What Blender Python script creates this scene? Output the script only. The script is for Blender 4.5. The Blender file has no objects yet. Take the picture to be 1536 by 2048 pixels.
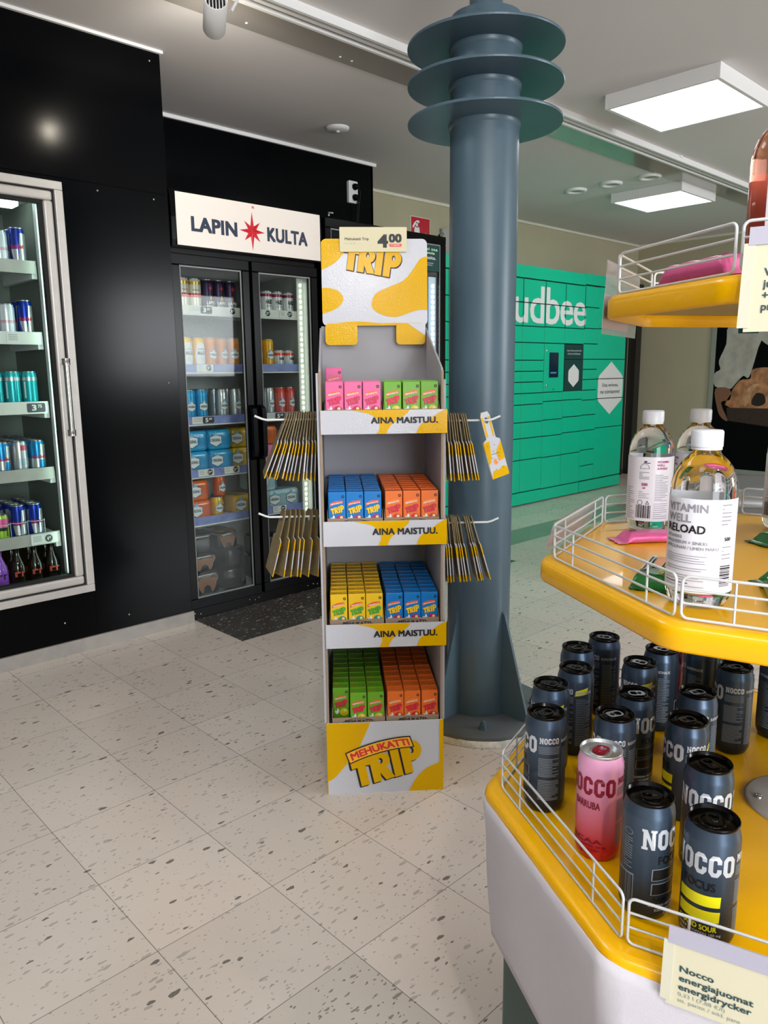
import bpy, bmesh, math, random
from math import sin, cos, pi, radians as R
from mathutils import Vector, Matrix
random.seed(7)
C = bpy.context.scene.collection
# ------------------------------------------------------------------ camera
# world x runs along the fridge wall, y runs towards it, z up, metres
TH = 0.81020998
PH = TH - pi/2                      # turns the heading frame into the world frame
CAMZ, PITCH, ROLL, FPX = 1.24268, 0.18325505, -0.01058901, 1515.15
def W(x, y, z=0.0): return Vector((x*sin(TH)+y*cos(TH), -x*cos(TH)+y*sin(TH), z))
cam = bpy.data.objects.new('camera', bpy.data.cameras.new('camera')); C.objects.link(cam)
F = Vector((0, cos(PITCH), -sin(PITCH))); U0 = Vector((0, sin(PITCH), cos(PITCH))); X0 = Vector((1, 0, 0))
Xc = cos(ROLL)*X0+sin(ROLL)*U0; Uc = -sin(ROLL)*X0+cos(ROLL)*U0
ax = [W(*v) for v in (Xc, Uc, -F)]
cam.matrix_world = Matrix(((ax[0].x, ax[1].x, ax[2].x, 0), (ax[0].y, ax[1].y, ax[2].y, 0), (ax[0].z, ax[1].z, ax[2].z, CAMZ), (0, 0, 0, 1)))
cam.data.sensor_fit = 'VERTICAL'; cam.data.sensor_height = 24; cam.data.lens = 24*FPX/2048
cam.data.clip_start = 0.02; cam.data.clip_end = 60
bpy.context.scene.camera = cam
vs = bpy.context.scene.view_settings
bpy.context.scene.display_settings.display_device = 'sRGB'
vs.view_transform = 'Standard'; vs.look = 'None'; vs.gamma = 1; vs.use_curve_mapping = False
vs.exposure = 0.48
# ------------------------------------------------------------------ world and daylight
wd = bpy.data.worlds.new('world'); bpy.context.scene.world = wd; wd.use_nodes = True
wd.node_tree.nodes['Background'].inputs[0].default_value = (0.85, 0.93, 1.0, 1)
wd.node_tree.nodes['Background'].inputs[1].default_value = 0.6
def area(name, loc, tgt, sx, sy, power, col=(1, 1, 1)):
    l = bpy.data.lights.new(name, 'AREA'); l.shape = 'RECTANGLE'; l.size = sx; l.size_y = sy; l.energy = power; l.color = col
    o = bpy.data.objects.new(name, l); C.objects.link(o); o.location = loc
    o.rotation_euler = (Vector(tgt)-Vector(loc)).to_track_quat('-Z', 'Y').to_euler(); return o
for wx, wz, wh, pw in ((-1.2, 1.45, 1.9, 165), (5.75, 1.8, 1.2, 125)):   # daylight through the two window bays behind the camera
    area('window_daylight', (wx, -3.75, wz), (wx, 0, wz-0.15), 2.0, wh, pw, (0.92, 0.96, 1.0))
# ------------------------------------------------------------------ materials
def lin(c):
    c = c/255.0
    return c/12.92 if c <= 0.04045 else ((c+0.055)/1.055)**2.4
def rgb(h): return (lin(int(h[0:2], 16)), lin(int(h[2:4], 16)), lin(int(h[4:6], 16)), 1)
MATS = {}
def mat(name, h, rough=0.5, metal=0.0, noise=0.0, nscale=8.0, bump=0.0, bscale=200.0, emit=0.0, trans=0.0, ior=1.45, coat=0.0, spec=0.5):
    if name in MATS: return MATS[name]
    m = bpy.data.materials.new(name); m.use_nodes = True; nt = m.node_tree; b = nt.nodes['Principled BSDF']
    col = rgb(h)
    b.inputs['Base Color'].default_value = col; b.inputs['Roughness'].default_value = rough; b.inputs['Metallic'].default_value = metal
    b.inputs['IOR'].default_value = ior; b.inputs['Transmission Weight'].default_value = trans; b.inputs['Coat Weight'].default_value = coat
    b.inputs['Specular IOR Level'].default_value = spec
    if emit: b.inputs['Emission Color'].default_value = col; b.inputs['Emission Strength'].default_value = emit
    if noise or bump:
        tc = nt.nodes.new('ShaderNodeTexCoord')
    if noise:
        n = nt.nodes.new('ShaderNodeTexNoise'); n.inputs['Scale'].default_value = nscale; n.inputs['Detail'].default_value = 4
        nt.links.new(tc.outputs['Object'], n.inputs['Vector'])
        r = nt.nodes.new('ShaderNodeMapRange'); r.inputs[1].default_value = 0.3; r.inputs[2].default_value = 0.7
        r.inputs[3].default_value = 1-noise; r.inputs[4].default_value = 1+noise; nt.links.new(n.outputs['Fac'], r.inputs[0])
        mx = nt.nodes.new('ShaderNodeVectorMath'); mx.operation = 'SCALE'; mx.inputs[0].default_value = col[:3]
        nt.links.new(r.outputs[0], mx.inputs['Scale']); nt.links.new(mx.outputs[0], b.inputs['Base Color'])
    if bump:
        n2 = nt.nodes.new('ShaderNodeTexNoise'); n2.inputs['Scale'].default_value = bscale; nt.links.new(tc.outputs['Object'], n2.inputs['Vector'])
        bp = nt.nodes.new('ShaderNodeBump'); bp.inputs['Strength'].default_value = bump; bp.inputs['Distance'].default_value = 0.002
        nt.links.new(n2.outputs['Fac'], bp.inputs['Height']); nt.links.new(bp.outputs[0], b.inputs['Normal'])
    MATS[name] = m; return m
def glass_mat(name, tint, refl=0.06):
    if name in MATS: return MATS[name]
    m = bpy.data.materials.new(name); m.use_nodes = True; nt = m.node_tree; nt.nodes.remove(nt.nodes['Principled BSDF'])
    t = nt.nodes.new('ShaderNodeBsdfTransparent'); t.inputs[0].default_value = rgb(tint)
    g = nt.nodes.new('ShaderNodeBsdfGlossy'); g.inputs['Roughness'].default_value = 0.02
    lw = nt.nodes.new('ShaderNodeFresnel'); lw.inputs[0].default_value = 1.4
    mr = nt.nodes.new('ShaderNodeMath'); mr.operation = 'MULTIPLY'; mr.inputs[1].default_value = refl/0.03
    nt.links.new(lw.outputs[0], mr.inputs[0]); mr.use_clamp = True
    mx = nt.nodes.new('ShaderNodeMixShader'); nt.links.new(mr.outputs[0], mx.inputs[0]); nt.links.new(t.outputs[0], mx.inputs[1]); nt.links.new(g.outputs[0], mx.inputs[2])
    nt.links.new(mx.outputs[0], nt.nodes['Material Output'].inputs[0]); MATS[name] = m; return m
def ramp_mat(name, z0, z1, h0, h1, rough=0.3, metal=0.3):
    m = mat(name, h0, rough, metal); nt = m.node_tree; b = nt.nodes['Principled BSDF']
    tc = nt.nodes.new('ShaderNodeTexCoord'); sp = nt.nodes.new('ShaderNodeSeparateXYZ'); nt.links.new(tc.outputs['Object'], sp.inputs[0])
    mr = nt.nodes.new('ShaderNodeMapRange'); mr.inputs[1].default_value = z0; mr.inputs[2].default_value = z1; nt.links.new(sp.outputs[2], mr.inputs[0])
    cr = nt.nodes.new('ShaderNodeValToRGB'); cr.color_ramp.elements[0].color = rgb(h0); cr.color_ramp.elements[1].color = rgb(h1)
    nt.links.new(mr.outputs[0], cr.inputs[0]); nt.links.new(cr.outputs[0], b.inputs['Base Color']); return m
BLACKWALL = mat('black_panel', '040507', 0.17, 0, 0.1, 3, spec=0.13)
BEIGE = mat('beige_paint', 'a8a288', 0.8, 0, 0.03, 2)
CEILM = mat('ceiling_paint', 'd6d2d1', 0.85, 0, 0.02, 1)
GLOSSCEIL = mat('glossy_ceiling_strip', 'a5a09b', 0.08, 0, 0.02, 1, spec=0.8)
WHITE = mat('white_paint', 'e6e6e6', 0.45); WHITEP = mat('white_plastic', 'dfe2e4', 0.4)
ALU = mat('aluminium', 'bdb9b4', 0.42, 0.35, 0.04, 30); STEEL = mat('steel', 'b5b5b5', 0.25, 1.0); WIRE = mat('white_wire', 'c9ccd0', 0.35, 0.1)
CHROME = mat('chrome', 'd5d5d5', 0.15, 1.0)
BLACKP = mat('black_plastic', '050506', 0.22, spec=0.14); BLACKS = mat('black_matte', '101012', 0.6); RUBBER = mat('rubber', '141414', 0.8)
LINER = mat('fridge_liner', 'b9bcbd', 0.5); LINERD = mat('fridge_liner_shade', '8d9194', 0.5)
COLM = mat('slate_blue_paint', '495e6b', 0.36, 0.0, 0.06, 6); COLD = mat('base_grey_paint', '565c5e', 0.5, 0, 0.1, 12); COLW = mat('old_white_paint', 'c9c8c0', 0.8, 0, 0.25, 40)
GREEN = mat('locker_green', '00b38a', 0.35, 0, 0.02, 3); DKGREEN = mat('dark_green', '0f3d3a', 0.4); LOCKW = mat('locker_print_white', 'd3d5d2', 0.5); GAPM = mat('gap_black', '0a1512', 0.8)
YEL = mat('tier_yellow', 'f0b400', 0.28, 0, 0.03, 6, coat=0.2)
CARDW = mat('card_white', 'c6c8d1', 0.15, 0, 0, 8, 0.16, 220, spec=0.25); CARDY = mat('card_yellow', 'dcab00', 0.15, 0, 0, 8, 0.16, 220, spec=0.15); CARDG = mat('card_inner_grey', 'a9a8ae', 0.75, 0, 0.03, 5)
KRAFT = mat('kraft_board', '9d8873', 0.85, 0, 0.06, 30); KRAFTD = mat('kraft_edge', '7b6a58', 0.9, 0, 0.1, 60)
INK = mat('black_ink', '17151a', 0.5); INKG = mat('grey_ink', '55555c', 0.6); INKL = mat('light_grey_ink', 'a5a8b2', 0.6); RED = mat('red_ink', 'd92b2a', 0.4); NAVY = mat('navy_ink', '1d2c45', 0.5)
ORANGE = mat('orange_ink', 'f2892b', 0.4); CREAM = mat('cream_card', 'd0c8a6', 0.5, 0, 0.02, 4); CREAMW = mat('white_card', 'e4e2dc', 0.5); TEALINK = mat('dark_teal_ink', '27464c', 0.5)
CLOTH = mat('white_cloth', 'cdc9d2', 0.85, 0, 0.03, 10, 0.15, 400)
CLEAR = glass_mat('clear_plastic', 'f0eef2', 0.05); GLASS = glass_mat('door_glass', 'eef2f0', 0.009); GLASSD = glass_mat('dark_door_glass', 'dde0e2', 0.008)
LED = mat('led', 'f4fff6', 0.5, emit=7.0); LAMPM = mat('lamp_diffuser', 'f8faff', 0.5, emit=7.0)
# ------------------------------------------------------------------ mesh helpers
class MB:
    def __init__(s): s.v = []; s.f = []; s.m = []; s.s = []
    def add(s, vs, fs, m=0, sm=False):
        o = len(s.v); s.v += [tuple(v) for v in vs]
        for f in fs: s.f.append(tuple(i+o for i in f)); s.m.append(m); s.s.append(sm)
        return s
    def box(s, x0, x1, y0, y1, z0, z1, m=0):
        v = [(x, y, z) for z in (z0, z1) for y in (y0, y1) for x in (x0, x1)]
        return s.add(v, [(0, 2, 3, 1), (4, 5, 7, 6), (0, 1, 5, 4), (2, 6, 7, 3), (0, 4, 6, 2), (1, 3, 7, 5)], m)
    def prism(s, poly, a, b, fn, m=0, sm=False):    # poly CCW seen from the a side; fn(p, q, depth)
        n = len(poly)
        s.add([fn(p[0], p[1], a) for p in poly]+[fn(p[0], p[1], b) for p in poly], [tuple(range(n)), tuple(range(2*n-1, n-1, -1))], m)
        v = [fn(p[0], p[1], a) for p in poly]+[fn(p[0], p[1], b) for p in poly]
        s.add(v, [(i, i+n, (i+1) % n+n, (i+1) % n) for i in range(n)], m, sm); return s
    def lathe(s, prof, n=24, m=0, sm=True, c=(0, 0, 0), caps=True):
        vs = []
        for r, z in prof:
            for k in range(n):
                a = 2*pi*k/n; vs.append((c[0]+r*cos(a), c[1]+r*sin(a), c[2]+z))
        fs = []
        for i in range(len(prof)-1):
            for k in range(n): fs.append((i*n+k, i*n+(k+1) % n, (i+1)*n+(k+1) % n, (i+1)*n+k))
        s.add(vs, fs, m, sm)
        if caps:
            if prof[0][0] > 1e-6: s.add(vs[:n], [tuple(range(n-1, -1, -1))], m)
            if prof[-1][0] > 1e-6: s.add(vs[-n:], [tuple(range(n))], m)
        return s
    def tube(s, pts, r, n=8, closed=False, m=0):
        pts = [Vector(p) for p in pts]; N = len(pts); vs = []; prev = None
        for i, p in enumerate(pts):
            if closed: t = (pts[(i+1) % N]-pts[i-1])
            else: t = pts[min(i+1, N-1)]-pts[max(i-1, 0)]
            t.normalize()
            if prev is None:
                up = Vector((0, 0, 1)) if abs(t.z) < 0.9 else Vector((1, 0, 0)); a = t.cross(up).normalized()
            else: a = (prev-t*prev.dot(t)).normalized()
            prev = a; b = t.cross(a)
            for k in range(n):
                q = 2*pi*k/n; vs.append(p+a*(r*cos(q))+b*(r*sin(q)))
        fs = []
        for i in range(N if closed else N-1):
            j = (i+1) % N
            for k in range(n): fs.append((i*n+k, j*n+k, j*n+(k+1) % n, i*n+(k+1) % n)[::-1])
        s.add(vs, fs, m, True)
        if not closed: s.add(vs[:n], [tuple(range(n))], m); s.add(vs[-n:], [tuple(range(n-1, -1, -1))], m)
        return s
    def flat(s, shp, fn, m=0):
        out = []
        for p in shp[0]:
            v = Vector(fn(p[0], p[1]))
            if len(p) > 2 and p[2]: v = v+(Vector(fn(p[0]+1e-3, p[1]))-v).cross(Vector(fn(p[0], p[1]+1e-3))-v).normalized()*p[2]
            out.append(v)
        return s.add(out, shp[1], m)
    def build(s, name, mats, parent=None, bevel=0.0, seg=2, weld=False):
        me = bpy.data.meshes.new(name); me.from_pydata(s.v, [], s.f)
        for k in (mats if isinstance(mats, (list, tuple)) else [mats]): me.materials.append(k)
        me.polygons.foreach_set('material_index', s.m); me.polygons.foreach_set('use_smooth', s.s); me.update()
        o = bpy.data.objects.new(name, me); C.objects.link(o)
        if parent: o.parent = parent
        if bevel:
            b = o.modifiers.new('bevel', 'BEVEL'); b.width = bevel; b.segments = seg; b.limit_method = 'ANGLE'; b.angle_limit = R(40)
        return o
def shape(loops):           # filled 2D outline with holes (even-odd) -> verts, faces
    cu = bpy.data.curves.new('t', 'CURVE'); cu.dimensions = '2D'; cu.fill_mode = 'BOTH'
    for lp in loops:
        sp = cu.splines.new('POLY'); sp.points.add(len(lp)-1); sp.use_cyclic_u = True
        for q, p in zip(sp.points, lp): q.co = (p[0], p[1], 0, 1)
    o = bpy.data.objects.new('t', cu); me = bpy.data.meshes.new_from_object(o)
    r = [(v.co.x, v.co.y) for v in me.vertices], [up(me, p) for p in me.polygons]
    bpy.data.objects.remove(o); bpy.data.curves.remove(cu); bpy.data.meshes.remove(me); return r
def up(me, p):
    f = list(p.vertices); return tuple(f) if p.normal.z >= 0 else tuple(f[::-1])
TXT = {}
def text(s, bold=0.0, space=1.0):
    k = (s, bold, space)
    if k not in TXT:
        cu = bpy.data.curves.new('t', 'FONT'); cu.body = s; cu.size = 1; cu.resolution_u = 3; cu.space_character = space+bold*0.8
        o = bpy.data.objects.new('t', cu); me = bpy.data.meshes.new_from_object(o)
        TXT[k] = ([(v.co.x, v.co.y) for v in me.vertices], [up(me, p) for p in me.polygons])
        bpy.data.objects.remove(o); bpy.data.curves.remove(cu); bpy.data.meshes.remove(me)
        if bold: TXT[k] = merge(*[([(x+dx*bold, y+dy*bold, q*0.00007) for x, y in TXT[k][0]], TXT[k][1]) for q, (dx, dy) in enumerate(((-1, -.8), (1, -.8), (1, .8), (-1, .8)))])   # copies lie 0.07 mm apart
    return TXT[k]
def bbox(sh):
    xs = [p[0] for p in sh[0]]; ys = [p[1] for p in sh[0]]; return min(xs), max(xs), min(ys), max(ys)
def fit(sh, x0, x1, z0, z1):            # stretch into a box
    a, b, c, d = bbox(sh); return [((p[0]-a)/(b-a)*(x1-x0)+x0, (p[1]-c)/(d-c)*(z1-z0)+z0)+tuple(p[2:]) for p in sh[0]], sh[1]
def fith(sh, h, x, z, al='l', cap=0.73):  # by cap height, left/centre/right aligned at x
    a, b, c, d = bbox(sh); k = h/cap; ox = {'l': -a, 'c': -(a+b)/2, 'r': -b}[al]
    return [((p[0]+ox)*k+x, p[1]*k+z)+tuple(p[2:]) for p in sh[0]], sh[1]
def warp(sh, fn): return [tuple(fn(p[0], p[1]))+tuple(p[2:]) for p in sh[0]], sh[1]
def rot2(sh, ang, cx=0, cz=0):
    c, s_ = cos(ang), sin(ang); return warp(sh, lambda x, z: (cx+(x-cx)*c-(z-cz)*s_, cz+(x-cx)*s_+(z-cz)*c))
def merge(*shs):
    v = []; f = []
    for sh in shs:
        o = len(v); v += sh[0]; f += [tuple(i+o for i in q) for q in sh[1]]
    return v, f
def subx(sh, step):                     # cut into strips so that it can be bent
    bm = bmesh.new(); vv = [bm.verts.new((p[0], p[1], p[2] if len(p) > 2 else 0)) for p in sh[0]]
    for f in sh[1]:
        try: bm.faces.new([vv[i] for i in f])
        except ValueError: pass
    a, b, _, _ = bbox(sh); x = math.floor(a/step)*step+step
    while x < b:
        bmesh.ops.bisect_plane(bm, geom=bm.verts[:]+bm.edges[:]+bm.faces[:], plane_co=(x, 0, 0), plane_no=(1, 0, 0)); x += step
    bm.verts.index_update(); r = [(v.co.x, v.co.y, v.co.z) for v in bm.verts], [tuple(v.index for v in f.verts) for f in bm.faces]; bm.free(); return r
def rect(x0, x1, z0, z1): return [(x0, z0), (x1, z0), (x1, z1), (x0, z1)], [(0, 1, 2, 3)]
def rrect(x0, x1, z0, z1, r, n=4):
    p = []
    for cx, cz, a in ((x1-r, z0+r, -90), (x1-r, z1-r, 0), (x0+r, z1-r, 90), (x0+r, z0+r, 180)):
        for k in range(n+1): q = R(a+90*k/n); p.append((cx+r*cos(q), cz+r*sin(q)))
    return p
def ngon(p): return list(p), [tuple(range(len(p)))]
def disc(cx, cz, r, n=20): return ngon([(cx+r*cos(2*pi*k/n), cz+r*sin(2*pi*k/n)) for k in range(n)])
def smooth(pts, n=6):                   # closed Catmull-Rom; a point with a third value stays a corner
    o = []; N = len(pts)
    for i in range(N):
        p0, p1, p2, p3 = (pts[(i+k-1) % N] for k in range(4)); c1 = len(p1) > 2; c2 = len(p2) > 2
        t1 = (0, 0) if c1 else ((p2[0]-p0[0])/2, (p2[1]-p0[1])/2); t2 = (0, 0) if c2 else ((p3[0]-p1[0])/2, (p3[1]-p1[1])/2)
        if c1 and c2: o.append(p1[:2]); continue
        for k in range(n):
            t = k/n; h = (2*t**3-3*t*t+1, t**3-2*t*t+t, -2*t**3+3*t*t, t**3-t*t)
            o.append(tuple(h[0]*p1[j]+h[1]*t1[j]+h[2]*p2[j]+h[3]*t2[j] for j in (0, 1)))
    return o
def front(y): return lambda x, z: (x, y, z)
def cyl(r, ang=0.0): return lambda x, z: (r*sin(x/r+ang), -r*cos(x/r+ang), z)
def top(z): return lambda x, y: (x, y, z)
# ------------------------------------------------------------------ naming helpers
def thing(name, label, cat, loc=(0, 0, 0), rz=0.0, group=None):
    o = bpy.data.objects.new(name, None); C.objects.link(o); o.empty_display_size = 0.05
    o.location = loc; o.rotation_euler = (0, 0, rz); return tag(o, label, cat, group)
def tag(o, label, cat, group=None):
    o['label'] = label; o['category'] = cat
    if group: o['group'] = group
    return o
def dup(root, loc, rot, label, group=None, cat=None):
    r = root.copy(); C.objects.link(r); r.location = loc; r.rotation_euler = rot if isinstance(rot, tuple) else (0, 0, rot); r['label'] = label
    if group: r['group'] = group
    for ch in list(root.children):
        c = ch.copy(); C.objects.link(c); c.parent = r
    return r
def struct(o): o['kind'] = 'structure'; return o
ORD = ['first', 'second', 'third', 'fourth', 'fifth', 'sixth', 'seventh', 'eighth', 'ninth', 'tenth', 'eleventh', 'twelfth', 'thirteenth', 'fourteenth', 'fifteenth']
# ================================================================== ROOM
S = 0.305; GU, GV = 0.02767, 0.18380; H = 2.65
def floor_mat(name, base, fleck, amount, second='cfbeaf', grey='958f86'):
    m = bpy.data.materials.new(name); m.use_nodes = True; nt = m.node_tree; b = nt.nodes['Principled BSDF']; N = nt.nodes.new; L = nt.links.new
    tc = N('ShaderNodeTexCoord')
    sp = N('ShaderNodeSeparateXYZ'); L(tc.outputs['Object'], sp.inputs[0])
    def mth(op, a, b_=None, clamp=False):
        n = N('ShaderNodeMath'); n.operation = op; n.use_clamp = clamp
        for i, q in enumerate((a, b_)):
            if q is None: continue
            if isinstance(q, (int, float)): n.inputs[i].default_value = q
            else: L(q, n.inputs[i])
        return n.outputs[0]
    # joint lines
    ds = []; cells = []
    for k, off in ((0, GU), (1, GV)):
        t = mth('DIVIDE', mth('SUBTRACT', sp.outputs[k], off-30*S), S); fr = mth('FRACT', t); cells.append(mth('FLOOR', t))
        ds.append(mth('MINIMUM', fr, mth('SUBTRACT', 1.0, fr)))
    d = mth('MINIMUM', ds[0], ds[1]); line = mth('LESS_THAN', d, 0.0032)
    # tone of each tile
    cv = N('ShaderNodeCombineXYZ'); L(cells[0], cv.inputs[0]); L(cells[1], cv.inputs[1])
    wn = N('ShaderNodeTexWhiteNoise'); L(cv.outputs[0], wn.inputs['Vector'])
    tone = N('ShaderNodeMapRange'); tone.inputs[3].default_value = 0.94; tone.inputs[4].default_value = 1.04; L(wn.outputs['Value'], tone.inputs[0])
    # chips: stretched cells, turned, with warped borders
    def flecks(scale, stretch, thr, rot):
        mp = N('ShaderNodeMapping'); mp.inputs['Rotation'].default_value = (0, 0, rot); mp.inputs['Scale'].default_value = (scale*stretch, scale, scale)
        nz = N('ShaderNodeTexNoise'); nz.inputs['Scale'].default_value = 60; L(tc.outputs['Object'], nz.inputs['Vector'])
        ad = N('ShaderNodeVectorMath'); ad.operation = 'MULTIPLY_ADD'; ad.inputs[1].default_value = (0.012, 0.012, 0); L(nz.outputs['Color'], ad.inputs[0]); L(tc.outputs['Object'], ad.inputs[2])
        L(ad.outputs[0], mp.inputs[0])
        v = N('ShaderNodeTexVoronoi'); v.inputs['Scale'].default_value = 1; L(mp.outputs[0], v.inputs['Vector'])
        sv = N('ShaderNodeSeparateXYZ'); L(v.outputs['Color'], sv.inputs[0])
        size = mth('MULTIPLY', sv.outputs[0], thr)
        return mth('LESS_THAN', v.outputs['Distance'], size), sv.outputs[1]
    f1, c1 = flecks(44, 0.42, amount*0.75, 0.5); f2, c2 = flecks(75, 0.35, amount*1.0, 0.9); f3, c3 = flecks(130, 0.5, amount*0.9, 0.2)
    big = N('ShaderNodeTexNoise'); big.inputs['Scale'].default_value = 1.6; big.inputs['Detail'].default_value = 3; L(tc.outputs['Object'], big.inputs['Vector'])
    col = N('ShaderNodeMix'); col.data_type = 'RGBA'; col.inputs[6].default_value = rgb(base); col.inputs[7].default_value = rgb(second)
    bf = N('ShaderNodeMapRange'); bf.inputs[1].default_value = 0.25; bf.inputs[2].default_value = 0.8; bf.inputs[4].default_value = 0.7; L(big.outputs['Fac'], bf.inputs[0]); L(bf.outputs[0], col.inputs[0])
    cur = col.outputs[2]
    for fm, sel, hx, k in ((f2, c2, grey, 0.6), (f3, c3, grey, 0.7), (f1, c1, fleck, 0.85)):
        mx = N('ShaderNodeMix'); mx.data_type = 'RGBA'; mx.inputs[7].default_value = rgb(hx); L(cur, mx.inputs[6]); L(mth('MULTIPLY', mth('MULTIPLY', fm, k), mth('GREATER_THAN', sel, 0.55 if fm is f1 else 0.3)), mx.inputs[0]); cur = mx.outputs[2]
    mx = N('ShaderNodeMix'); mx.data_type = 'RGBA'; mx.inputs[7].default_value = rgb('5a544c'); L(cur, mx.inputs[6]); L(mth('MULTIPLY', line, 0.75), mx.inputs[0]); cur = mx.outputs[2]
    sc = N('ShaderNodeVectorMath'); sc.operation = 'SCALE'; L(cur, sc.inputs[0]); L(tone.outputs[0], sc.inputs['Scale']); L(sc.outputs[0], b.inputs['Base Color'])
    rn = N('ShaderNodeMapRange'); rn.inputs[3].default_value = 0.24; rn.inputs[4].default_value = 0.28; L(big.outputs['Fac'], rn.inputs[0]); L(rn.outputs[0], b.inputs['Roughness'])
    return m
fl_l = floor_mat('vinyl_tile_cream', 'd3cac0', '5b564e', 0.34)
fl_d = floor_mat('vinyl_tile_dark', '3e3a36', 'd8d4ca', 0.3, '47423d', 'c5c1b8')
fl_s = floor_mat('vinyl_tile_speckled', 'c6beb3', '3a3733', 0.36, 'bfb6ab', '4c4843')
fl_g = floor_mat('vinyl_tile_greygreen', '8d9384', '5b5d52', 0.3, '858b7d', '6c7064')
mb = MB()
for i in range(-16, 29):
    for j in range(-15, 16):
        u0, v0 = GU+i*S, GV+j*S; m = 0
        if v0 > 2.9 and 1.8 < u0 < 3.95: m = 1
        if 3.2 < v0 < 3.5 and u0 > 3.95: m = 3
        if u0 < 0.7 and u0 > 0.0 and v0 < 0.9 and v0 > 0.0: m = 2
        mb.add([(u0, v0, 0), (u0+S, v0, 0), (u0+S, v0+S, 0), (u0, v0+S, 0)], [(0, 1, 2, 3)], m)
struct(mb.build('floor', [fl_l, fl_d, fl_s, fl_g]))
struct(MB().box(-4.5, 8.7, -4.3, 4.8, H, H+0.1).build('ceiling', CEILM))
# black wall block on the left with an opening for the built-in fridge
OX0, OX1, OZ0, OZ1 = 0.30, 1.345, 0.272, 2.03
lw = MB(); SE = 2.047
for x0, x1, z0, z1 in ((-4.5, OX0, 0.0, SE-0.001), (OX1, 1.83, 0.0, SE-0.001), (OX0, OX1, 0.0, OZ0), (OX0, OX1, OZ1, SE-0.001)): lw.box(x0, x1, 3.34, 3.36, z0, z1)
lw.box(-4.5, 1.83, 3.34, 3.36, SE+0.001, 2.64); lw.box(-4.5, 1.83, 3.343, 3.36, SE-0.002, SE+0.002)
lw.box(1.81, 1.83, 3.36, 4.07, 0, 2.64)
wl = struct(lw.build('wall_left', BLACKWALL, bevel=0.001, seg=1))
for x, z in ((1.50, 2.02), (1.76, 2.02), (1.78, 2.60), (1.78, 1.2), (1.5, 0.12), (1.2, 0.15)):
    MB().lathe([(0.005, 0), (0.0045, 0.002), (0.0, 0.003)], 10).build('screw', STEEL, wl).matrix_local = Matrix.Translation((x, 3.34, z)) @ Matrix.Rotation(pi/2, 4, 'X')
struct(MB().box(1.83, 3.80, 4.07, 4.12, 0, 2.63).build('wall_back', BLACKWALL))
struct(MB().box(3.80, 8.7, 4.6, 4.7, 0, H).box(3.78, 3.80, 4.07, 4.7, 0, H).build('wall_far', BEIGE))
struct(MB().box(8.5, 8.7, -4.0, 4.6, 0, H).build('wall_right', BEIGE))
struct(MB().box(-4.5, -4.3, -4.0, 3.4, 0, H).build('wall_side', BEIGE))
# window wall behind the camera
ww = MB().box(-4.5, 8.7, -4.1, -3.95, 0, 0.45).box(-4.5, 8.7, -4.1, -3.95, 2.45, H)
for x, x1 in ((-4.5, -2.35), (-0.05, 4.6), (6.9, 8.7)): ww.box(x, x1, -4.1, -3.95, 0.45, 2.45)
ww.box(4.6, 6.9, -4.1, -3.95, 0.45, 1.15)
struct(ww.build('wall_rear', BEIGE))
for k, (x0, zs) in enumerate(((-2.34, 0.45), (4.61, 1.15))):
    x1 = x0+2.28; fr = MB()
    for a, b, c, d in ((x0, x1, zs, zs+0.05), (x0, x1, 2.4, 2.45), (x0, x0+0.05, zs+0.05, 2.4), (x1-0.05, x1, zs+0.05, 2.4), (x0+1.1, x0+1.15, zs+0.05, 2.4)): fr.box(a, b, -4.06, -4.0, c, d)
    struct(fr.build('window_%d' % (k+1), ALU))
# trims
struct(MB().box(-4.5, 1.835, 3.328, 3.34, 0, 0.062).build('baseboard_left', mat('baseboard_grey', '9b9791', 0.45, 0.2, 0.08, 20)))
struct(MB().box(-4.5, 1.84, 3.325, 3.37, 2.638, 2.65).build('trim_1', WHITE))
struct(MB().box(1.83, 3.82, 4.055, 4.1, 2.63, 2.65).build('trim_2', WHITE))
struct(MB().box(3.8, 8.5, 4.585, 4.6, 2.628, 2.65).box(8.485, 8.5, -3.9, 4.6, 2.628, 2.65).build('trim_3', mat('trim_cream', 'cfccbb', 0.6)))
struct(MB().box(3.8, 8.5, 4.59, 4.6, 0, 0.06).box(8.49, 8.5, -3.9, 4.6, 0, 0.06).build('baseboard_far', mat('baseboard_dark', '3a3733', 0.5)))
struct(MB().box(8.36, 8.48, 4.5, 4.6, 0, 2.2).box(8.2, 8.26, 4.55, 4.6, 0, 2.2).build('trim_4', mat('dark_frame', '23221f', 0.4)))
# glossy ceiling strip with its screws
gs = struct(MB().box(-4.4, 8.49, 2.665, 2.88, 2.643, 2.65).build('trim_5', GLOSSCEIL))
for x in (1.95, 2.45, 2.52, 3.0, 1.4): MB().lathe([(0.0, -0.004), (0.006, -0.003), (0.006, 0)], 8).build('screw', WHITE, gs).location = (x, 2.83, 2.643)
# lighting rail
rl = thing('lighting_rail', 'long white track lighting rail fixed along the ceiling', 'lighting rail', (2, 2.6, H))
MB().box(-6.3, 6.45, -0.05, -0.035, -0.035, 0).box(-6.3, 6.45, 0.035, 0.05, -0.035, 0).box(-6.3, 6.45, -0.035, 0.035, -0.008, 0).build('channel', WHITE, rl)
MB().box(-6.3, 6.45, -0.034, -0.012, -0.02, -0.009).box(-6.3, 6.45, 0.012, 0.034, -0.02, -0.009).build('inner_groove', BLACKS, rl)
MB().box(-6.3, 6.45, -0.011, 0.011, -0.03, -0.009).build('centre_fin', WHITE, rl)
for x in (0.9, 3.2, 5.4): MB().box(x, x+0.03, -0.058, -0.05, -0.012, 0).build('rail_clip', WHITE, rl)
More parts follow.
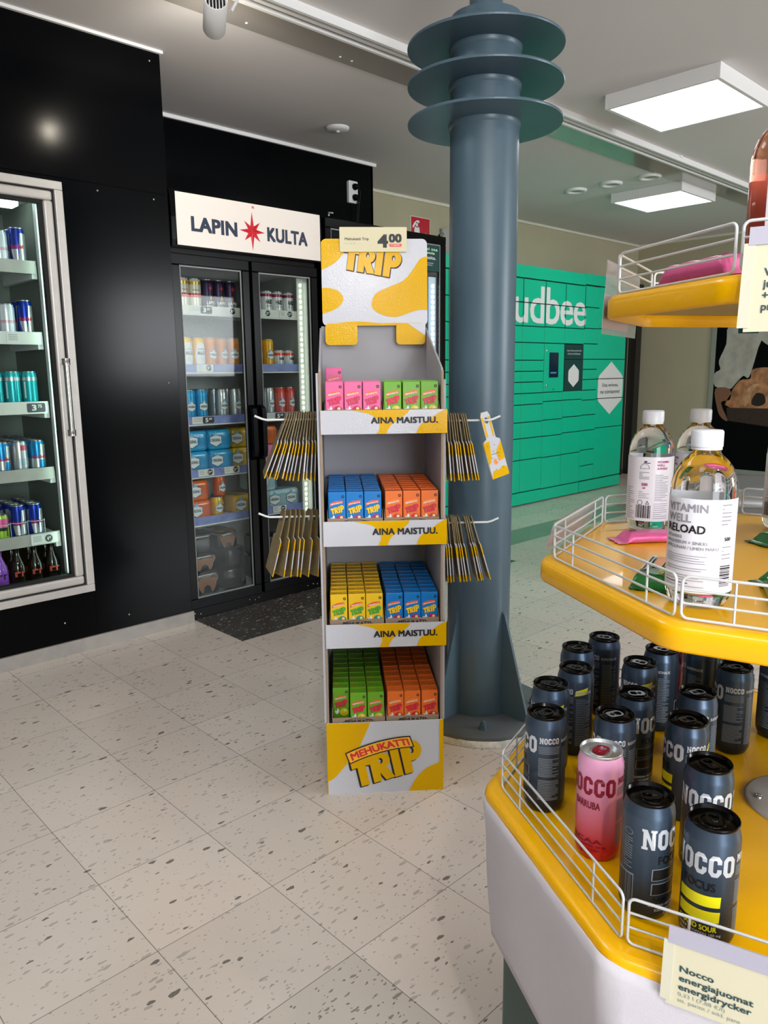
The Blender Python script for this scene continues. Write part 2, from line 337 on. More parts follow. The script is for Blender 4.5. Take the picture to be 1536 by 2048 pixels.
# ================================================================== CEILING FITTINGS
def panel_lamp(u, v, label, s=0.6, h=0.072):
    t = thing('ceiling_panel_light', label, 'ceiling light', (u, v, H), 0, 'square ceiling panel lights')
    a = s/2; p = [(-a, -a), (a, -a), (a, a), (-a, a)]; b = a-0.022
    m = MB().box(-a, a, -a, -b, -h, 0).box(-a, a, b, a, -h, 0).box(-a, -b, -b, b, -h, 0).box(b, a, -b, b, -h, 0).box(-b, b, -b, b, -0.01, 0)
    m.build('housing', WHITE, t, bevel=0.002)
    MB().box(-b, b, -b, b, -h+0.004, -h+0.012).build('diffuser', LAMPM, t)
    return t
panel_lamp(4.105, 1.99, 'large square panel light nearest the column on the ceiling')
panel_lamp(6.18, 3.15, 'square panel light farther back, above the green lockers')
panel_lamp(1.95, -0.6, 'added unseen square panel light on the ceiling above the front of the shop')  # out-of-view panel added as extra light for the room
panel_lamp(-0.4, 0.2, 'added unseen square panel light on the ceiling left of the shop front')  # another unseen panel added for more room light
panel_lamp(0.6, 1.95, 'added unseen square panel light on the ceiling before the built-in fridge')  # unseen panel added to brighten the mid-left floor and fridge fronts
def downlight(u, v, label, mat_in, name='recessed_downlight', cat='ceiling light', grp='round ceiling downlights', r=0.085):
    t = thing(name, label, cat, (u, v, H), 0, grp)
    MB().lathe([(r*0.62, -0.004), (r*0.7, -0.018), (r*0.92, -0.018), (r, -0.008), (r, 0)], 32, caps=False).build('trim_ring', WHITE, t)
    MB().lathe([(0.0, -0.004), (r*0.64, -0.006)], 32, caps=False).build('insert', mat_in, t)
DIM = mat('dim_reflector', '8f8d86', 0.3)
downlight(5.537, 3.56, 'round recessed ceiling downlight nearest the column', DIM)
downlight(5.55, 3.258, 'round recessed ceiling downlight in the middle of the row of three', DIM)
downlight(5.567, 2.952, 'round recessed ceiling downlight nearest the far panel light', DIM)
t = thing('smoke_detector', 'flat round white smoke detector on ceiling above black wall', 'smoke detector', (3.11, 3.627, H))
MB().lathe([(0.0, -0.02), (0.05, -0.018), (0.066, -0.01), (0.068, 0)], 32).build('cover', WHITEP, t)
MB().lathe([(0.0, -0.028), (0.01, -0.026), (0.012, -0.018)], 16).build('sensor', WHITEP, t)
# track spotlights: cooling fins at the near end, lens at the far lower end
def spotlight(p0, p1, label, watts, cone=70, r=0.040):
    p0 = Vector(p0); dvec = Vector(p1)-p0; L_ = 0.185
    t = thing('track_spotlight', label, 'spotlight', p0, 0, 'spotlights on the ceiling rails')
    t.rotation_mode = 'QUATERNION'; t.rotation_quaternion = dvec.to_track_quat('Z', 'Y')
    MB().lathe([(r-0.004, 0.012), (r-0.003, 0.0), (r, 0.002), (r, L_-0.006), (r-0.003, L_), (r-0.008, L_), (r-0.01, L_-0.02)], 40, caps=False).build('housing', WHITE, t)
    MB().lathe([(0, 0.02), (r-0.003, 0.02)], 32, caps=False).build('inner_plate', BLACKS, t)
    for k in range(7):
        x = (k-3)*0.0108; w = math.sqrt(max((r-0.004)**2-x*x, 1e-6)); MB().box(x-0.0014, x+0.0014, -w, w, 0.002, 0.019).build('cooling_fin', WHITE, t)
    MB().lathe([(0.0, L_-0.012), (r-0.009, L_-0.012)], 32, caps=False).build('lens', mat('spot_lens', 'fff4de', 0.4, emit=220), t)
    l = bpy.data.lights.new('spot_beam', 'SPOT'); l.energy = watts; l.spot_size = R(cone); l.spot_blend = 0.6; l.shadow_soft_size = 0.03; l.color = (1, 0.97, 0.93)
    o = bpy.data.objects.new('spot_beam', l); C.objects.link(o); o.parent = t; o.location = (0, 0, L_+0.005); o.rotation_euler = (pi, 0, 0)
    return t
spotlight((1.535, 2.40, 2.475), (1.68, 2.66, 2.435), 'white cylindrical track spotlight in view at the top, cooling fins facing forward', 4, 110)
spotlight((-0.46, -0.92, 2.47), (1.3, 1.5, 0.9), 'white track spotlight on the front rail, aimed at the juice display', 26, 80)
spotlight((0.75, -1.12, 2.47), (0.9, 0.9, 0.6), 'added unseen white track spotlight on the front rail, aimed at the tiered stand', 10, 80)  # unseen spot added as key light on the stand and can lids
fr_ = thing('lighting_rail', 'second white lighting rail on the ceiling above the front of the shop', 'lighting rail', (0.2, -1.0, H))
MB().box(-2.2, 2.2, -0.045, 0.045, -0.035, 0).build('channel', WHITE, fr_)
q = thing('rail_adapter', 'round white adapter plate of the spotlight under the rail', 'light fitting', (1.70, 2.47, H))
MB().lathe([(0.0, -0.02), (0.055, -0.018), (0.06, -0.012), (0.06, 0)], 28).build('disc', WHITE, q)
MB().tube([(0, 0, -0.02), (-0.02, 0.0, -0.1), (-0.06, 0.0, -0.165)], 0.006).build('stem', WHITE, q)
# ================================================================== COLUMN
cu_ = W(0.337, 2.624); CU, CV = cu_.x, cu_.y
t = thing('steel_column', 'slate blue round steel column with three disc collars, standing behind the juice display', 'column', (CU, CV, 0))
r = 0.111
MB().lathe([(r, 0.035), (r, 2.33)], 64).build('shaft', COLM, t)
MB().lathe([(0.052, 2.33), (0.052, H-0.001)], 40).build('upper_pipe', COLM, t)
for z in (2.245, 2.135, 2.022):
    MB().lathe([(0.0, z-0.004), (0.247, z-0.004), (0.248, z), (0.247, z+0.004), (0.0, z+0.004)], 80, sm=False).build('disc_collar', COLM, t)
    MB().lathe([(r, z-0.02), (r+0.004, z-0.014), (r+0.005, z-0.004)], 64, caps=False).build('weld_bead', COLM, t)
MB().lathe([(0, 0.034), (0.262, 0.034), (0.265, 0.03), (0.266, 0.012)], 72, caps=False).build('base_plate', COLD, t)
ring = MB(); n = 90; pr = []
for k in range(n):
    a = 2*pi*k/n; e = 0.0025*sin(5*a)+0.0012*sin(17*a+1)+0.0006*sin(31*a); pr.append((0.272+e, a))
vsn = []
for rr, zz in ((0.0, 0.001), (0.006, 0.001), (0.002, 0.012), (-0.004, 0.02)): vsn += [((p+rr)*cos(a), (p+rr)*sin(a), zz) for p, a in pr]
ring.add(vsn, [(i*n+k, i*n+(k+1) % n, (i+1)*n+(k+1) % n, (i+1)*n+k) for i in range(1, 3) for k in range(n)], 0, True)
ring.build('paint_rim', COLW, t)
for a in (0, 90, 180, 270):
    m = MB(); c, s_ = cos(R(a)), sin(R(a))
    m.prism([(0.105, 0.035), (0.215, 0.035), (0.222, 0.06), (0.122, 0.40), (0.105, 0.42)], -0.005, 0.005, lambda p, q, d: (p*c+d*s_, p*s_-d*c, q)); m.build('gusset_fin', COLM, t, bevel=0.0015)
for a in (45, 135, 225, 315):
    o = MB().lathe([(0.016, 0.034), (0.016, 0.038), (0.0125, 0.038), (0.0125, 0.052), (0.0085, 0.053), (0.0085, 0.062), (0.006, 0.064), (0, 0.064)], 6, sm=False).build('anchor_bolt', COLM, t); o.location = (0.205*cos(R(a)), 0.205*sin(R(a)), 0)
# ================================================================== PARCEL LOCKERS
LV = 4.15
t = thing('parcel_locker', 'bright green parcel locker wall with white lettering and a small screen', 'parcel locker', (0, LV, 0))
cols = [4.35, 4.68, 5.01, 5.34, 5.677, 6.017, 6.345, 6.683, 6.948, 7.49]
MB().box(4.35, 7.49, 0.02, 0.43, 0.03, 2.13).build('carcass', GAPM, t)
MB().box(4.35, 6.683, 0.0, 0.43, 2.045, 2.15).box(6.685, 7.49, 0.0, 0.43, 2.055, 2.155).build('top_fascia', GREEN, t, bevel=0.002)
MB().box(4.35, 6.015, 0.0, 0.43, 0.012, 0.122).box(6.019, 6.681, 0.004, 0.43, 0.012, 0.118).box(6.685, 7.49, 0, 0.43, 0.012, 0.118).build('plinth', GREEN, t, bevel=0.002)
rB = [2.038, 1.835, 1.63, 1.486, 1.33, 1.232, 1.135, 1.034, 0.932, 0.772, 0.626, 0.428, 0.128]
rC1 = [2.038, 1.832, 1.632, 1.486]; rC2 = [1.036, 0.951, 0.777, 0.625, 0.424, 0.124]; rD2 = [1.04, 0.953, 0.788, 0.636, 0.427, 0.124]
rE = [2.045, 1.842, 1.64, 1.492, 1.342, 1.244, 1.144, 1.039, 0.941, 0.792, 0.637, 0.44, 0.28, 0.126]; rF = [2.048, 1.645, 1.343, 1.147, 0.948, 0.649, 0.126]
def ldoor(i, z1, z0, name='door', m=GREEN, y=0.0): return MB().box(cols[i]+0.0025, cols[i+1]-0.0025, y, y+0.02, z0+0.004, z1-0.004).build(name, m, t, bevel=0.0015, seg=1)
for i, rows in ((0, rB), (1, rB), (2, rB), (3, rB), (4, rB), (5, rC1), (5, rC2), (6, rC1), (6, rD2), (7, rE), (8, rF)):
    for a, b in zip(rows, rows[1:]): ldoor(i, a, b)
cp = ldoor(5, 1.486, 1.036, 'control_panel', GREEN, -0.002)
MB().box(6.098, 6.245, -0.006, -0.002, 1.172, 1.402).build('screen', mat('screen_dark', '0d2230', 0.12, emit=0.15), cp)
MB().flat(ngon(rrect(6.112, 6.215, 1.208, 1.222, 0.006)), front(-0.0066)).build('screen_button', mat('screen_button', '5b7fa8', 0.3), cp)
for x, z in ((6.055, 1.418), (6.058, 1.098)): MB().lathe([(0.012, 0), (0.012, 0.006), (0.006, 0.008), (0, 0.008)], 16).build('lock', CHROME, cp).matrix_local = Matrix.Translation((x, -0.002, z)) @ Matrix.Rotation(pi/2, 4, 'X')
MB().flat(disc(6.175, 1.062, 0.008), front(-0.0026)).build('sensor', GAPM, cp)
p1_ = MB().prism(rrect(6.352, 6.677, 1.342, 1.48, 0.01), -0.002, 0.02, lambda p, q, d: (p, d, q)).build('notice_panel', DKGREEN, t)
MB().flat(fit(text('käytä laitetta puhelimella'), 6.39, 6.64, 1.412, 1.43), front(-0.0026)).flat(fit(text('verkossa tai sovelluksessa!'), 6.40, 6.62, 1.385, 1.403), front(-0.0026)).build('notice_text', LOCKW, p1_)
p2_ = MB().prism(rrect(6.352, 6.677, 1.041, 1.336, 0.01), -0.002, 0.02, lambda p, q, d: (p, d, q)).build('notice_panel', DKGREEN, t)
def hexa(cx, cz, w, h, r): return ngon(smooth([(cx, cz+h), (cx-w*0.12, cz+h*0.93), (cx-w*0.9, cz+h*0.5), (cx-w, cz+h*0.38), (cx-w, cz-h*0.38), (cx-w*0.9, cz-h*0.5), (cx-w*0.12, cz-h*0.93), (cx, cz-h), (cx+w*0.12, cz-h*0.93), (cx+w*0.9, cz-h*0.5), (cx+w, cz-h*0.38), (cx+w, cz+h*0.38), (cx+w*0.9, cz+h*0.5), (cx+w*0.12, cz+h*0.93)], 1))
MB().flat(hexa(6.515, 1.185, 0.092, 0.11, 0), front(-0.0026)).build('white_badge', LOCKW, p2_)
hx = MB().flat(hexa(7.218, 1.05, 0.246, 0.27, 0), front(-0.0012)).build('white_badge', LOCKW, t)
MB().flat(fit(text('Osta verkosta,', 0.012), 7.05, 7.37, 1.06, 1.10), front(-0.0018)).flat(fit(text('me toimitamme!', 0.012), 7.02, 7.405, 0.995, 1.035), front(-0.0018)).build('badge_text', INK, hx)
for z in (1.147, 0.948): MB().box(6.95, 7.487, -0.0022, -0.0012, z-0.004, z+0.004).build('door_gap', GAPM, hx)
bt = fit(text('budbee', 0.012, 0.93), 5.31, 6.70, 1.655, 1.985)
MB().flat(bt, front(-0.0012)).build('lettering', LOCKW, t)
lt = t.children[-1]
for i in (4, 5, 6, 7): MB().box(cols[i]-0.0025, cols[i]+0.0025, -0.0026, -0.0016, 1.63, 2.03).build('door_gap', GAPM, lt)
MB().box(5.34, 6.70, -0.0026, -0.0016, 1.829, 1.837).build('door_gap', GAPM, lt)
# grey box and red sign on the far wall
t = thing('wall_box', 'pale grey electrical box on the wall just left of the column', 'wall box', (5.3, 4.6, 2.3))
MB().box(-0.22, 0.2, -0.11, -0.02, -0.1, 0.14).build('cover', WHITEP, t, bevel=0.004); MB().box(-0.23, 0.2, -0.1, 0.0, -0.19, -0.105).build('lower_tray', mat('box_grey', '8b8f8c', 0.5), t, bevel=0.003)
MB().box(-0.23, 0.2, -0.02, 0.0, -0.105, 0.14).build('back_plate', mat('box_grey', '8b8f8c', 0.5), t)
SIGNR = mat('sign_red', 'b81629', 0.4)
t = thing('fire_extinguisher_sign', 'red fire extinguisher sign with white symbol high on the far wall', 'sign', (4.83, 4.6, 2.40))
MB().box(-0.112, 0.112, -0.004, 0, -0.11, 0.1).build('plate', SIGNR, t); MB().box(-0.116, 0.116, -0.003, 0, -0.114, 0.104).build('border', WHITE, t)
f_ = front(-0.0046)
MB().flat(ngon(smooth([(-0.075, -0.1, 0), (-0.012, -0.1, 0), (-0.012, 0.0), (-0.025, 0.025), (-0.062, 0.025), (-0.075, 0.0)], 3)), f_).flat(rect(-0.055, -0.033, 0.02, 0.06), f_).flat(ngon(smooth([(-0.098, 0.02), (-0.07, 0.06), (-0.03, 0.078), (-0.012, 0.06), (-0.05, 0.052), (-0.085, 0.015)], 3)), f_).flat(ngon([(0.02, -0.02), (0.05, -0.1), (0.075, -0.1), (0.045, -0.04)]), f_).flat(ngon([(0.06, -0.01), (0.08, -0.09), (0.1, -0.09), (0.09, -0.05)]), f_).build('symbol', WHITE, t)
# poster with bread basket on the right-hand wall (faces -x)
PX = 8.485
t = thing('bakery_poster', 'tall dark framed poster of a white sleeve and a basket of bread', 'poster', (PX, 3.0, 1.0))
MB().box(0.0, 0.012, -1.0, 0.62, -0.85, 1.25).build('print_sheet', mat('poster_black', '070607', 0.4, spec=0.1), t)
MB().box(-0.004, 0.014, 0.62, 0.672, -0.9, 1.3).box(-0.004, 0.014, -1.04, -1.0, -0.9, 1.3).box(-0.004, 0.014, -1.0, 0.62, 1.25, 1.3).box(-0.004, 0.014, -1.0, 0.62, -0.9, -0.85).build('frame', mat('frame_greygreen', '8b8f84', 0.4), t)
def pol(name, pts, m, d, sm=3): return MB().flat(shape([smooth([(-(y-3.0), z-1.0) for y, z in pts], sm)]), lambda a, z: (-d, -a, z)).build(name, m, t)
SHIRT = mat('poster_shirt', 'a9a49a', 0.5, 0, 0.18, 9)
pol('printed_sleeve', [(3.481, 1.70), (3.122, 1.70), (3.175, 1.447), (3.244, 1.148), (3.307, 1.159), (3.384, 1.074), (3.444, 1.015), (3.603, 1.046), (3.618, 1.181), (3.556, 1.229), (3.578, 1.32), (3.51, 1.499)], SHIRT, 0.0006)
pol('printed_shirt', [(3.4, 2.1), (2.5, 2.1), (2.6, 1.3), (3.12, 1.5), (3.30, 1.75)], SHIRT, 0.0004)
pol('printed_hand', [(3.596, 1.019), (3.444, 1.02), (3.43, 0.902), (3.525, 0.868), (3.436, 0.675), (3.52, 0.716), (3.573, 0.845)], mat('poster_skin', '7c5440', 0.5), 0.0008)
BRD = mat('poster_bread', 'a3714d', 0.6, 0, 0.45, 14)
pol('printed_bread', [(3.413, 0.811), (3.429, 0.956), (3.345, 1.106), (3.232, 1.127), (3.228, 1.21), (3.149, 1.241), (3.0, 1.23), (2.7, 1.1), (2.6, 0.822)], BRD, 0.0008)
pol('printed_bread_hole', [(3.2, 0.86), (3.19, 0.93), (3.15, 0.98), (3.08, 0.96), (3.06, 0.88), (3.12, 0.84)], mat('poster_hole', '23160f', 0.6), 0.0011)
pol('printed_roll_edge', [(3.27, 0.83), (3.29, 0.95), (3.21, 1.06), (3.12, 1.07), (3.2, 1.0), (3.22, 0.9)], mat('poster_crust', 'b98c66', 0.6, 0, 0.3, 20), 0.0010)
pol('printed_basket', [(3.461, 0.815), (2.4, 0.822), (2.4, 0.56), (3.441, 0.675)], mat('poster_basket', '33221a', 0.6, 0, 0.3, 40), 0.0012, 1)
pol('printed_badge', [(3.397, 1.72), (3.187, 1.72), (3.182, 1.598), (3.392, 1.605)], DKGREEN, 0.0012, 1)
# socket on the black wall
t = thing('wall_socket', 'white double wall socket with two black plugs on the black wall', 'socket', (3.60, 4.07, 2.435))
MB().prism(rrect(-0.04, 0.04, -0.07, 0.07, 0.008), -0.02, 0.0, lambda p, q, d: (p, d, q)).build('plate', WHITEP, t, bevel=0.002)
for z in (0.034, -0.034):
    o = MB().lathe([(0.022, 0), (0.021, 0.012), (0.014, 0.03), (0, 0.032)], 20).build('plug', BLACKP, t); o.matrix_local = Matrix.Translation((0.012, -0.02, z)) @ Matrix.Rotation(pi/2, 4, 'X')
MB().tube([(0.012, -0.05, 0.034), (0.035, -0.055, 0.0), (0.03, -0.04, -0.1), (0.02, -0.03, -0.3), (-0.01, -0.03, -0.5)], 0.0035).build('cable', BLACKP, t)
MB().tube([(0.012, -0.05, -0.034), (0.0, -0.055, -0.09), (0.018, -0.035, -0.2), (0.03, -0.03, -0.5)], 0.0035).build('cable', BLACKP, t)
# ================================================================== DRINK CANS (all fridges and the tier stand)
def can_parts(root, Rr, h, body, lidm, tabm, prints=(), n=28, tabrot=0.3, fine=True):
    k = Rr/0.029
    m = MB().lathe([(Rr*0.72, 0.002), (Rr*0.8, 0.0), (Rr*0.86, 0.002), (Rr*0.985, 0.011*k), (Rr, 0.015*k), (Rr, h-0.019*k), (Rr*0.985, h-0.0155*k), (Rr*0.9, h-0.006*k), (Rr*0.895, h-0.004*k)], n, caps=False)
    m.lathe([(0, 0.006), (Rr*0.72, 0.002)], n, caps=False)
    mats = [body]
    for sh, pm, rad, ang in prints:
        if pm not in mats: mats.append(pm)
        sh = subx(sh, 0.0035); m.flat(sh, cyl(Rr+rad, ang), mats.index(pm))
        for i in range(len(sh[1])): m.s[-1-i] = True
    m.build('body', mats, root)
    l = MB().lathe([(Rr*0.893, h-0.0045*k), (Rr*0.925, h-0.003*k), (Rr*0.93, h-0.001*k), (Rr*0.91, h), (Rr*0.885, h-0.0006*k), (Rr*0.86, h-0.005*k), (Rr*0.83, h-0.0055*k), (Rr*0.8, h-0.004*k), (0, h-0.004*k)], n, caps=False)
    if fine: l.lathe([(Rr*0.5, h-0.0038*k), (Rr*0.48, h-0.0028*k), (Rr*0.44, h-0.0028*k), (Rr*0.42, h-0.0038*k)], 24, c=(0, -Rr*0.12, 0), caps=False)
    l.build('lid', lidm, root)
    if fine:
        tb = MB(); o = rrect(-0.0085*k, 0.0085*k, -0.013*k, 0.011*k, 0.006*k, 3); i_ = rrect(-0.0052*k, 0.0052*k, -0.001*k, 0.0085*k, 0.003*k, 3)
        c_, s_ = cos(tabrot), sin(tabrot); zt = h-0.0018*k
        fn = lambda x, y: (x*c_-y*s_, x*s_+y*c_, zt)
        tb.flat(shape([o, i_]), fn); tb.flat(shape([o, i_]), lambda x, y: fn(x, y)[:2]+(zt-0.0012*k,))
        for lp in (o, i_):
            N = len(lp); tb.add([fn(*p) for p in lp]+[fn(*p)[:2]+(zt-0.0012*k,) for p in lp], [(a, (a+1) % N, (a+1) % N+N, a+N) for a in range(N)])
        tb.lathe([(0.003*k, -0.002*k), (0.0032*k, 0.0004*k), (0, 0.0008*k)], 12, c=(*fn(0, -0.005*k)[:2], zt)); tb.build('pull_tab', tabm, root)
PROTO = {}
def kind_can(key, Rr, h, body, lidm, prints=(), cat='drink can', fine=False, tabm=None, name='drink_can', tabrot=0.3):
    r = thing(name, '', cat); can_parts(r, Rr, h, body, lidm, tabm or lidm, prints, 28 if fine else 20, tabrot, fine); PROTO[key] = [r, False]; return r
def put(key, loc, rz, label, group=None):
    r, used = PROTO[key]
    if not used:
        PROTO[key][1] = True; r.location = loc; r.rotation_euler = (0, 0, rz); r['label'] = label
        if group: r['group'] = group
        return r
    return dup(r, loc, rz, label, group)
SIL = mat('can_silver', 'c3c6ca', 0.28, 0.75); LIDM = mat('lid_metal', 'b9bbbd', 0.25, 0.9)
def cm(n, h, metal=0.35, rough=0.3): return mat('can_'+n, h, rough, metal)
def badge(w, h, z, word, bh=0.012): # six-sided white label with a dark outline and a word
    p = [(-w, z+h*0.45), (-w*0.45, z+h*0.62), (0, z+h), (w*0.45, z+h*0.62), (w, z+h*0.45), (w*0.92, z), (w, z-h*0.45), (0, z-h*0.95), (-w, z-h*0.45), (-w*0.92, z)]
    q = [(x*1.07, (y-z)*1.1+z) for x, y in p]; return ngon(q), ngon(p), fit(text(word, 0.03), -w*0.8, w*0.8, z-bh/2, z+bh/2)
LBL = mat('label_white', 'e2e6e8', 0.4); PALEB = mat('label_pale_blue', '7db4d6', 0.4)
def pr_badge(w, h, z, word, bh=0.012, zt=True):
    a, b, c = badge(w, h, z, word, bh); return [(a, NAVY, 0.0003, 0), (b, LBL, 0.0006, 0), (c, NAVY, 0.0009, 0)]
def stripes(n, Rr, z0, z1, frac=0.3):
    w = 2*pi*Rr/n; return merge(*[rect(-pi*Rr+i*w, -pi*Rr+i*w+w*frac, z0, z1) for i in range(n)])
RB = 0.033; HB = 0.148
kind_can('white_red', RB, HB, cm('cream', 'd9d2c0', 0.2), LIDM, [(rect(-0.103, 0.103, 0.055, 0.075), RED, 0.0003, 0), (fit(text('A.LeCoq', 0.02), -0.03, 0.03, 0.058, 0.072), LBL, 0.0006, 0), (rect(-0.103, 0.103, 0.118, 0.132), cm('gold', 'c9a24a', 0.6), 0.0003, 0), (fit(text('PREMIUM'), -0.018, 0.018, 0.086, 0.094), INKG, 0.0006, 0)])
star8 = [(0.5*(0.024 if k % 4 == 0 else 0.014 if k % 2 == 0 else 0.006)*sin(k*pi/8)*1.3, 0.105+(0.024 if k % 4 == 0 else 0.014 if k % 2 == 0 else 0.006)*cos(k*pi/8)*0.9) for k in range(16)]
kind_can('purple', RB, HB, cm('deep_purple', '2a1d44', 0.45), LIDM, [(shape([star8]), RED, 0.0003, 0), (fit(text('A', 0.03), -0.008, 0.008, 0.045, 0.07), cm('gold', 'c9a24a', 0.6), 0.0003, 0), (fit(text('LAPIN', 0.03), -0.024, 0.024, 0.026, 0.042), LBL, 0.0003, 0), (fit(text('KULTA', 0.03), -0.024, 0.024, 0.008, 0.023), LBL, 0.0003, 0)])
kind_can('hard_pink', RB, 0.115, cm('white', 'd8d8da', 0.15), LIDM, [(rect(-0.103, 0.103, 0.085, 0.1), cm('maroon', '8a2b4d', 0.3), 0.0003, 0), (fit(text('HARD', 0.05), -0.02, 0.02, 0.045, 0.07), INK, 0.0003, 0), (fit(text('SELTZER'), -0.02, 0.02, 0.03, 0.04), INKG, 0.0003, 0)])
kind_can('ale', RB, HB, cm('yellow', 'f2bd1e', 0.3), LIDM, [(ngon(smooth([(-0.026, 0.02), (0.026, 0.02), (0.028, 0.09), (0.0, 0.125), (-0.028, 0.09)], 4)), LBL, 0.0003, 0), (fit(text('ALE', 0.02), -0.022, 0.022, 0.06, 0.078), INK, 0.0006, 0), (fit(text('SUMMER'), -0.02, 0.02, 0.084, 0.093), INKG, 0.0006, 0), (fit(text('35'), -0.006, 0.006, 0.035, 0.045), INKG, 0.0006, 0)])
def striped(key, base, line, word='ORIGINAL', h=HB): kind_can(key, RB, h, cm(key, base, 0.15), LIDM, [(stripes(22, RB+0.0002, 0.01, h-0.03), cm(key+'_line', line, 0.35), 0.0002, 0)]+pr_badge(0.024, 0.024, h*0.42, word)+[(ngon([(-0.012, h*0.42+0.02), (0.012, h*0.42+0.02), (0, h*0.42+0.036)]), PALEB, 0.0004, 0)])
striped('orange', 'e5903a', 'b4602a'); striped('yellow_o', 'eeb52a', 'c98a1a'); striped('blue', '2f9fd8', '1f7fb8'); striped('silver', 'd6dde0', 'b3c0c6'); striped('red', 'd5453d', 'e8a0a0')
striped('orange_s', 'e0632a', 'b0481e', h=0.105); striped('yellow_s', 'e9b820', 'c28f16', h=0.105)
kind_can('hard_red', RB, 0.09, cm('white', 'd8d8da', 0.15), LIDM, [(rect(-0.103, 0.103, 0.06, 0.075), cm('coral', 'e0504a', 0.3), 0.0003, 0), (fit(text('HARD', 0.05), -0.018, 0.018, 0.035, 0.053), INK, 0.0003, 0), (stripes(14, RB+0.0002, 0.008, 0.03, 0.25), PALEB, 0.0002, 0)])
# ---- cans of the built-in fridge
BLUEM = cm('energy_blue', '14329a', 0.55, 0.25); REDM = cm('energy_red', 'c8233a', 0.3)
def diag(Rr, z0, z1): return [(ngon([(0.0, z0), (Rr*1.5, z0), (Rr*1.5, z1), (Rr*0.3, z1)]), SIL, 0.0003, 0), (ngon([(-Rr*3, z0), (-Rr*1.5, z0), (-Rr*1.2, z1), (-Rr*3, z1)]), SIL, 0.0003, 0)]
kind_can('e_blue', 0.032, 0.148, BLUEM, LIDM, diag(0.032, 0.016, 0.125)+[(ngon([(-0.022, 0.016), (0.0, 0.016), (-0.002, 0.06), (-0.03, 0.06)]), SIL, 0.0005, 0), (fit(text('Red Bull', 0.03), -0.03, 0.022, 0.062, 0.078), REDM, 0.0008, 0)])
kind_can('e_cyan', 0.032, 0.135, cm('sky', '1f86c8', 0.5, 0.25), LIDM, diag(0.032, 0.016, 0.118)+[(rect(-0.1, 0.1, 0.016, 0.055), SIL, 0.0004, 0), (ngon([(0.0, 0.016), (0.03, 0.016), (0.026, 0.05), (0.004, 0.05)]), cm('sky', '1f86c8', 0.5, 0.25), 0.0006, 0), (fit(text('Red Bull', 0.03), -0.028, 0.028, 0.056, 0.07), REDM, 0.0008, 0)])
kind_can('e_silver', 0.032, 0.135, SIL, LIDM, [(rect(-0.014, 0.02, 0.095, 0.118), cm('rose', 'c65a6e', 0.4), 0.0004, 0), (rect(-0.026, 0.026, 0.03, 0.06), cm('silver_shade', 'a8b4c0', 0.6), 0.0004, 0)])
kind_can('teal', 0.032, 0.145, cm('teal', '2ab4bd', 0.45, 0.25), LIDM, [(rect(-0.0035, 0.0035, 0.03, 0.1), LBL, 0.0004, -0.9), (rect(-0.1, 0.1, 0.105, 0.12), SIL, 0.0003, 0), (stripes(9, 0.0322, 0.02, 0.1, 0.2), cm('teal_dark', '1d97a4', 0.45), 0.0003, 0)])
kind_can('pink_green', 0.032, 0.115, cm('lime', '9cc43c', 0.3), LIDM, [(rect(-0.1005, 0.1005, 0.062, 0.098), cm('hotpink', 'e0629f', 0.3), 0.0003, 0), (rect(-0.02, 0.02, 0.045, 0.06), INK, 0.0005, 0), (rect(0.012, 0.018, 0.02, 0.055), INK, 0.0005, 0)])
kind_can('e_white', 0.032, 0.13, cm('frost', 'd5d8e2', 0.35), LIDM, [(rect(-0.1, 0.1, 0.05, 0.062), cm('pale_rose', 'cfa8b4', 0.3), 0.0003, 0)])
# ================================================================== BUILT-IN FRIDGE (left)
t = thing('built_in_fridge', 'grey framed glass door fridge built into the black wall at left', 'fridge', (0, 3.34, 0)); BF = t
def ringbox(m, x0, x1, z0, z1, w, y0, y1, wz=None):
    wz = wz or w
    for q in ((x0, x1, z0, z0+wz), (x0, x1, z1-wz, z1), (x0, x0+w, z0+wz, z1-wz), (x1-w, x1, z0+wz, z1-wz)): m.box(q[0], q[1], y0, y1, q[2], q[3])
    return m
ringbox(MB(), OX0, OX1-0.0005, OZ0+0.0005, OZ1-0.0005, 0.034, -0.012, 0.03).build('frame', ALU, t, bevel=0.003)
ringbox(MB(), OX0+0.034, OX1-0.034, OZ0+0.034, OZ1-0.034, 0.012, 0.004, 0.03).build('frame_gap', BLACKS, t)
dr = ringbox(MB(), OX0+0.05, 1.298, 0.316, 1.987, 0.038, -0.016, 0.022).build('door', ALU, t, bevel=0.009, seg=3)
ringbox(MB(), OX0+0.086, 1.262, 0.352, 1.951, 0.016, -0.004, 0.024).build('gasket', RUBBER, dr)
MB().box(OX0+0.09, 1.258, 0.004, 0.008, 0.356, 1.947).build('pane', GLASS, dr)
hd = MB().tube([(1.282, -0.055, 0.985), (1.282, -0.055, 1.31)], 0.0125, 14)
for z in (0.985, 1.285): hd.lathe([(0.0165, 0), (0.0165, 0.006), (0.015, 0.008), (0.0165, 0.01), (0.0165, 0.026)], 18, c=(1.282, -0.055, z))
for z in (1.0, 1.298): hd.box(1.274, 1.29, -0.055, -0.014, z-0.008, z+0.008)
hd.build('handle', STEEL, dr)
cb = MB().box(OX0+0.02, 1.325, 0.62, 0.64, 0.3, 2.0).box(OX0+0.02, OX0+0.04, 0.03, 0.62, 0.3, 2.0).box(1.305, 1.325, 0.03, 0.62, 0.3, 2.0).box(OX0+0.02, 1.325, 0.03, 0.62, 0.29, 0.31).box(OX0+0.02, 1.325, 0.03, 0.62, 1.985, 2.005)
cb.build('cabinet', mat('cabinet_inside', '6d716c', 0.45), t)
MB().box(1.268, 1.288, 0.10, 0.13, 0.35, 1.97).box(OX0+0.07, OX0+0.09, 0.10, 0.13, 0.35, 1.97).build('shelf_upright', WHITEP, t)
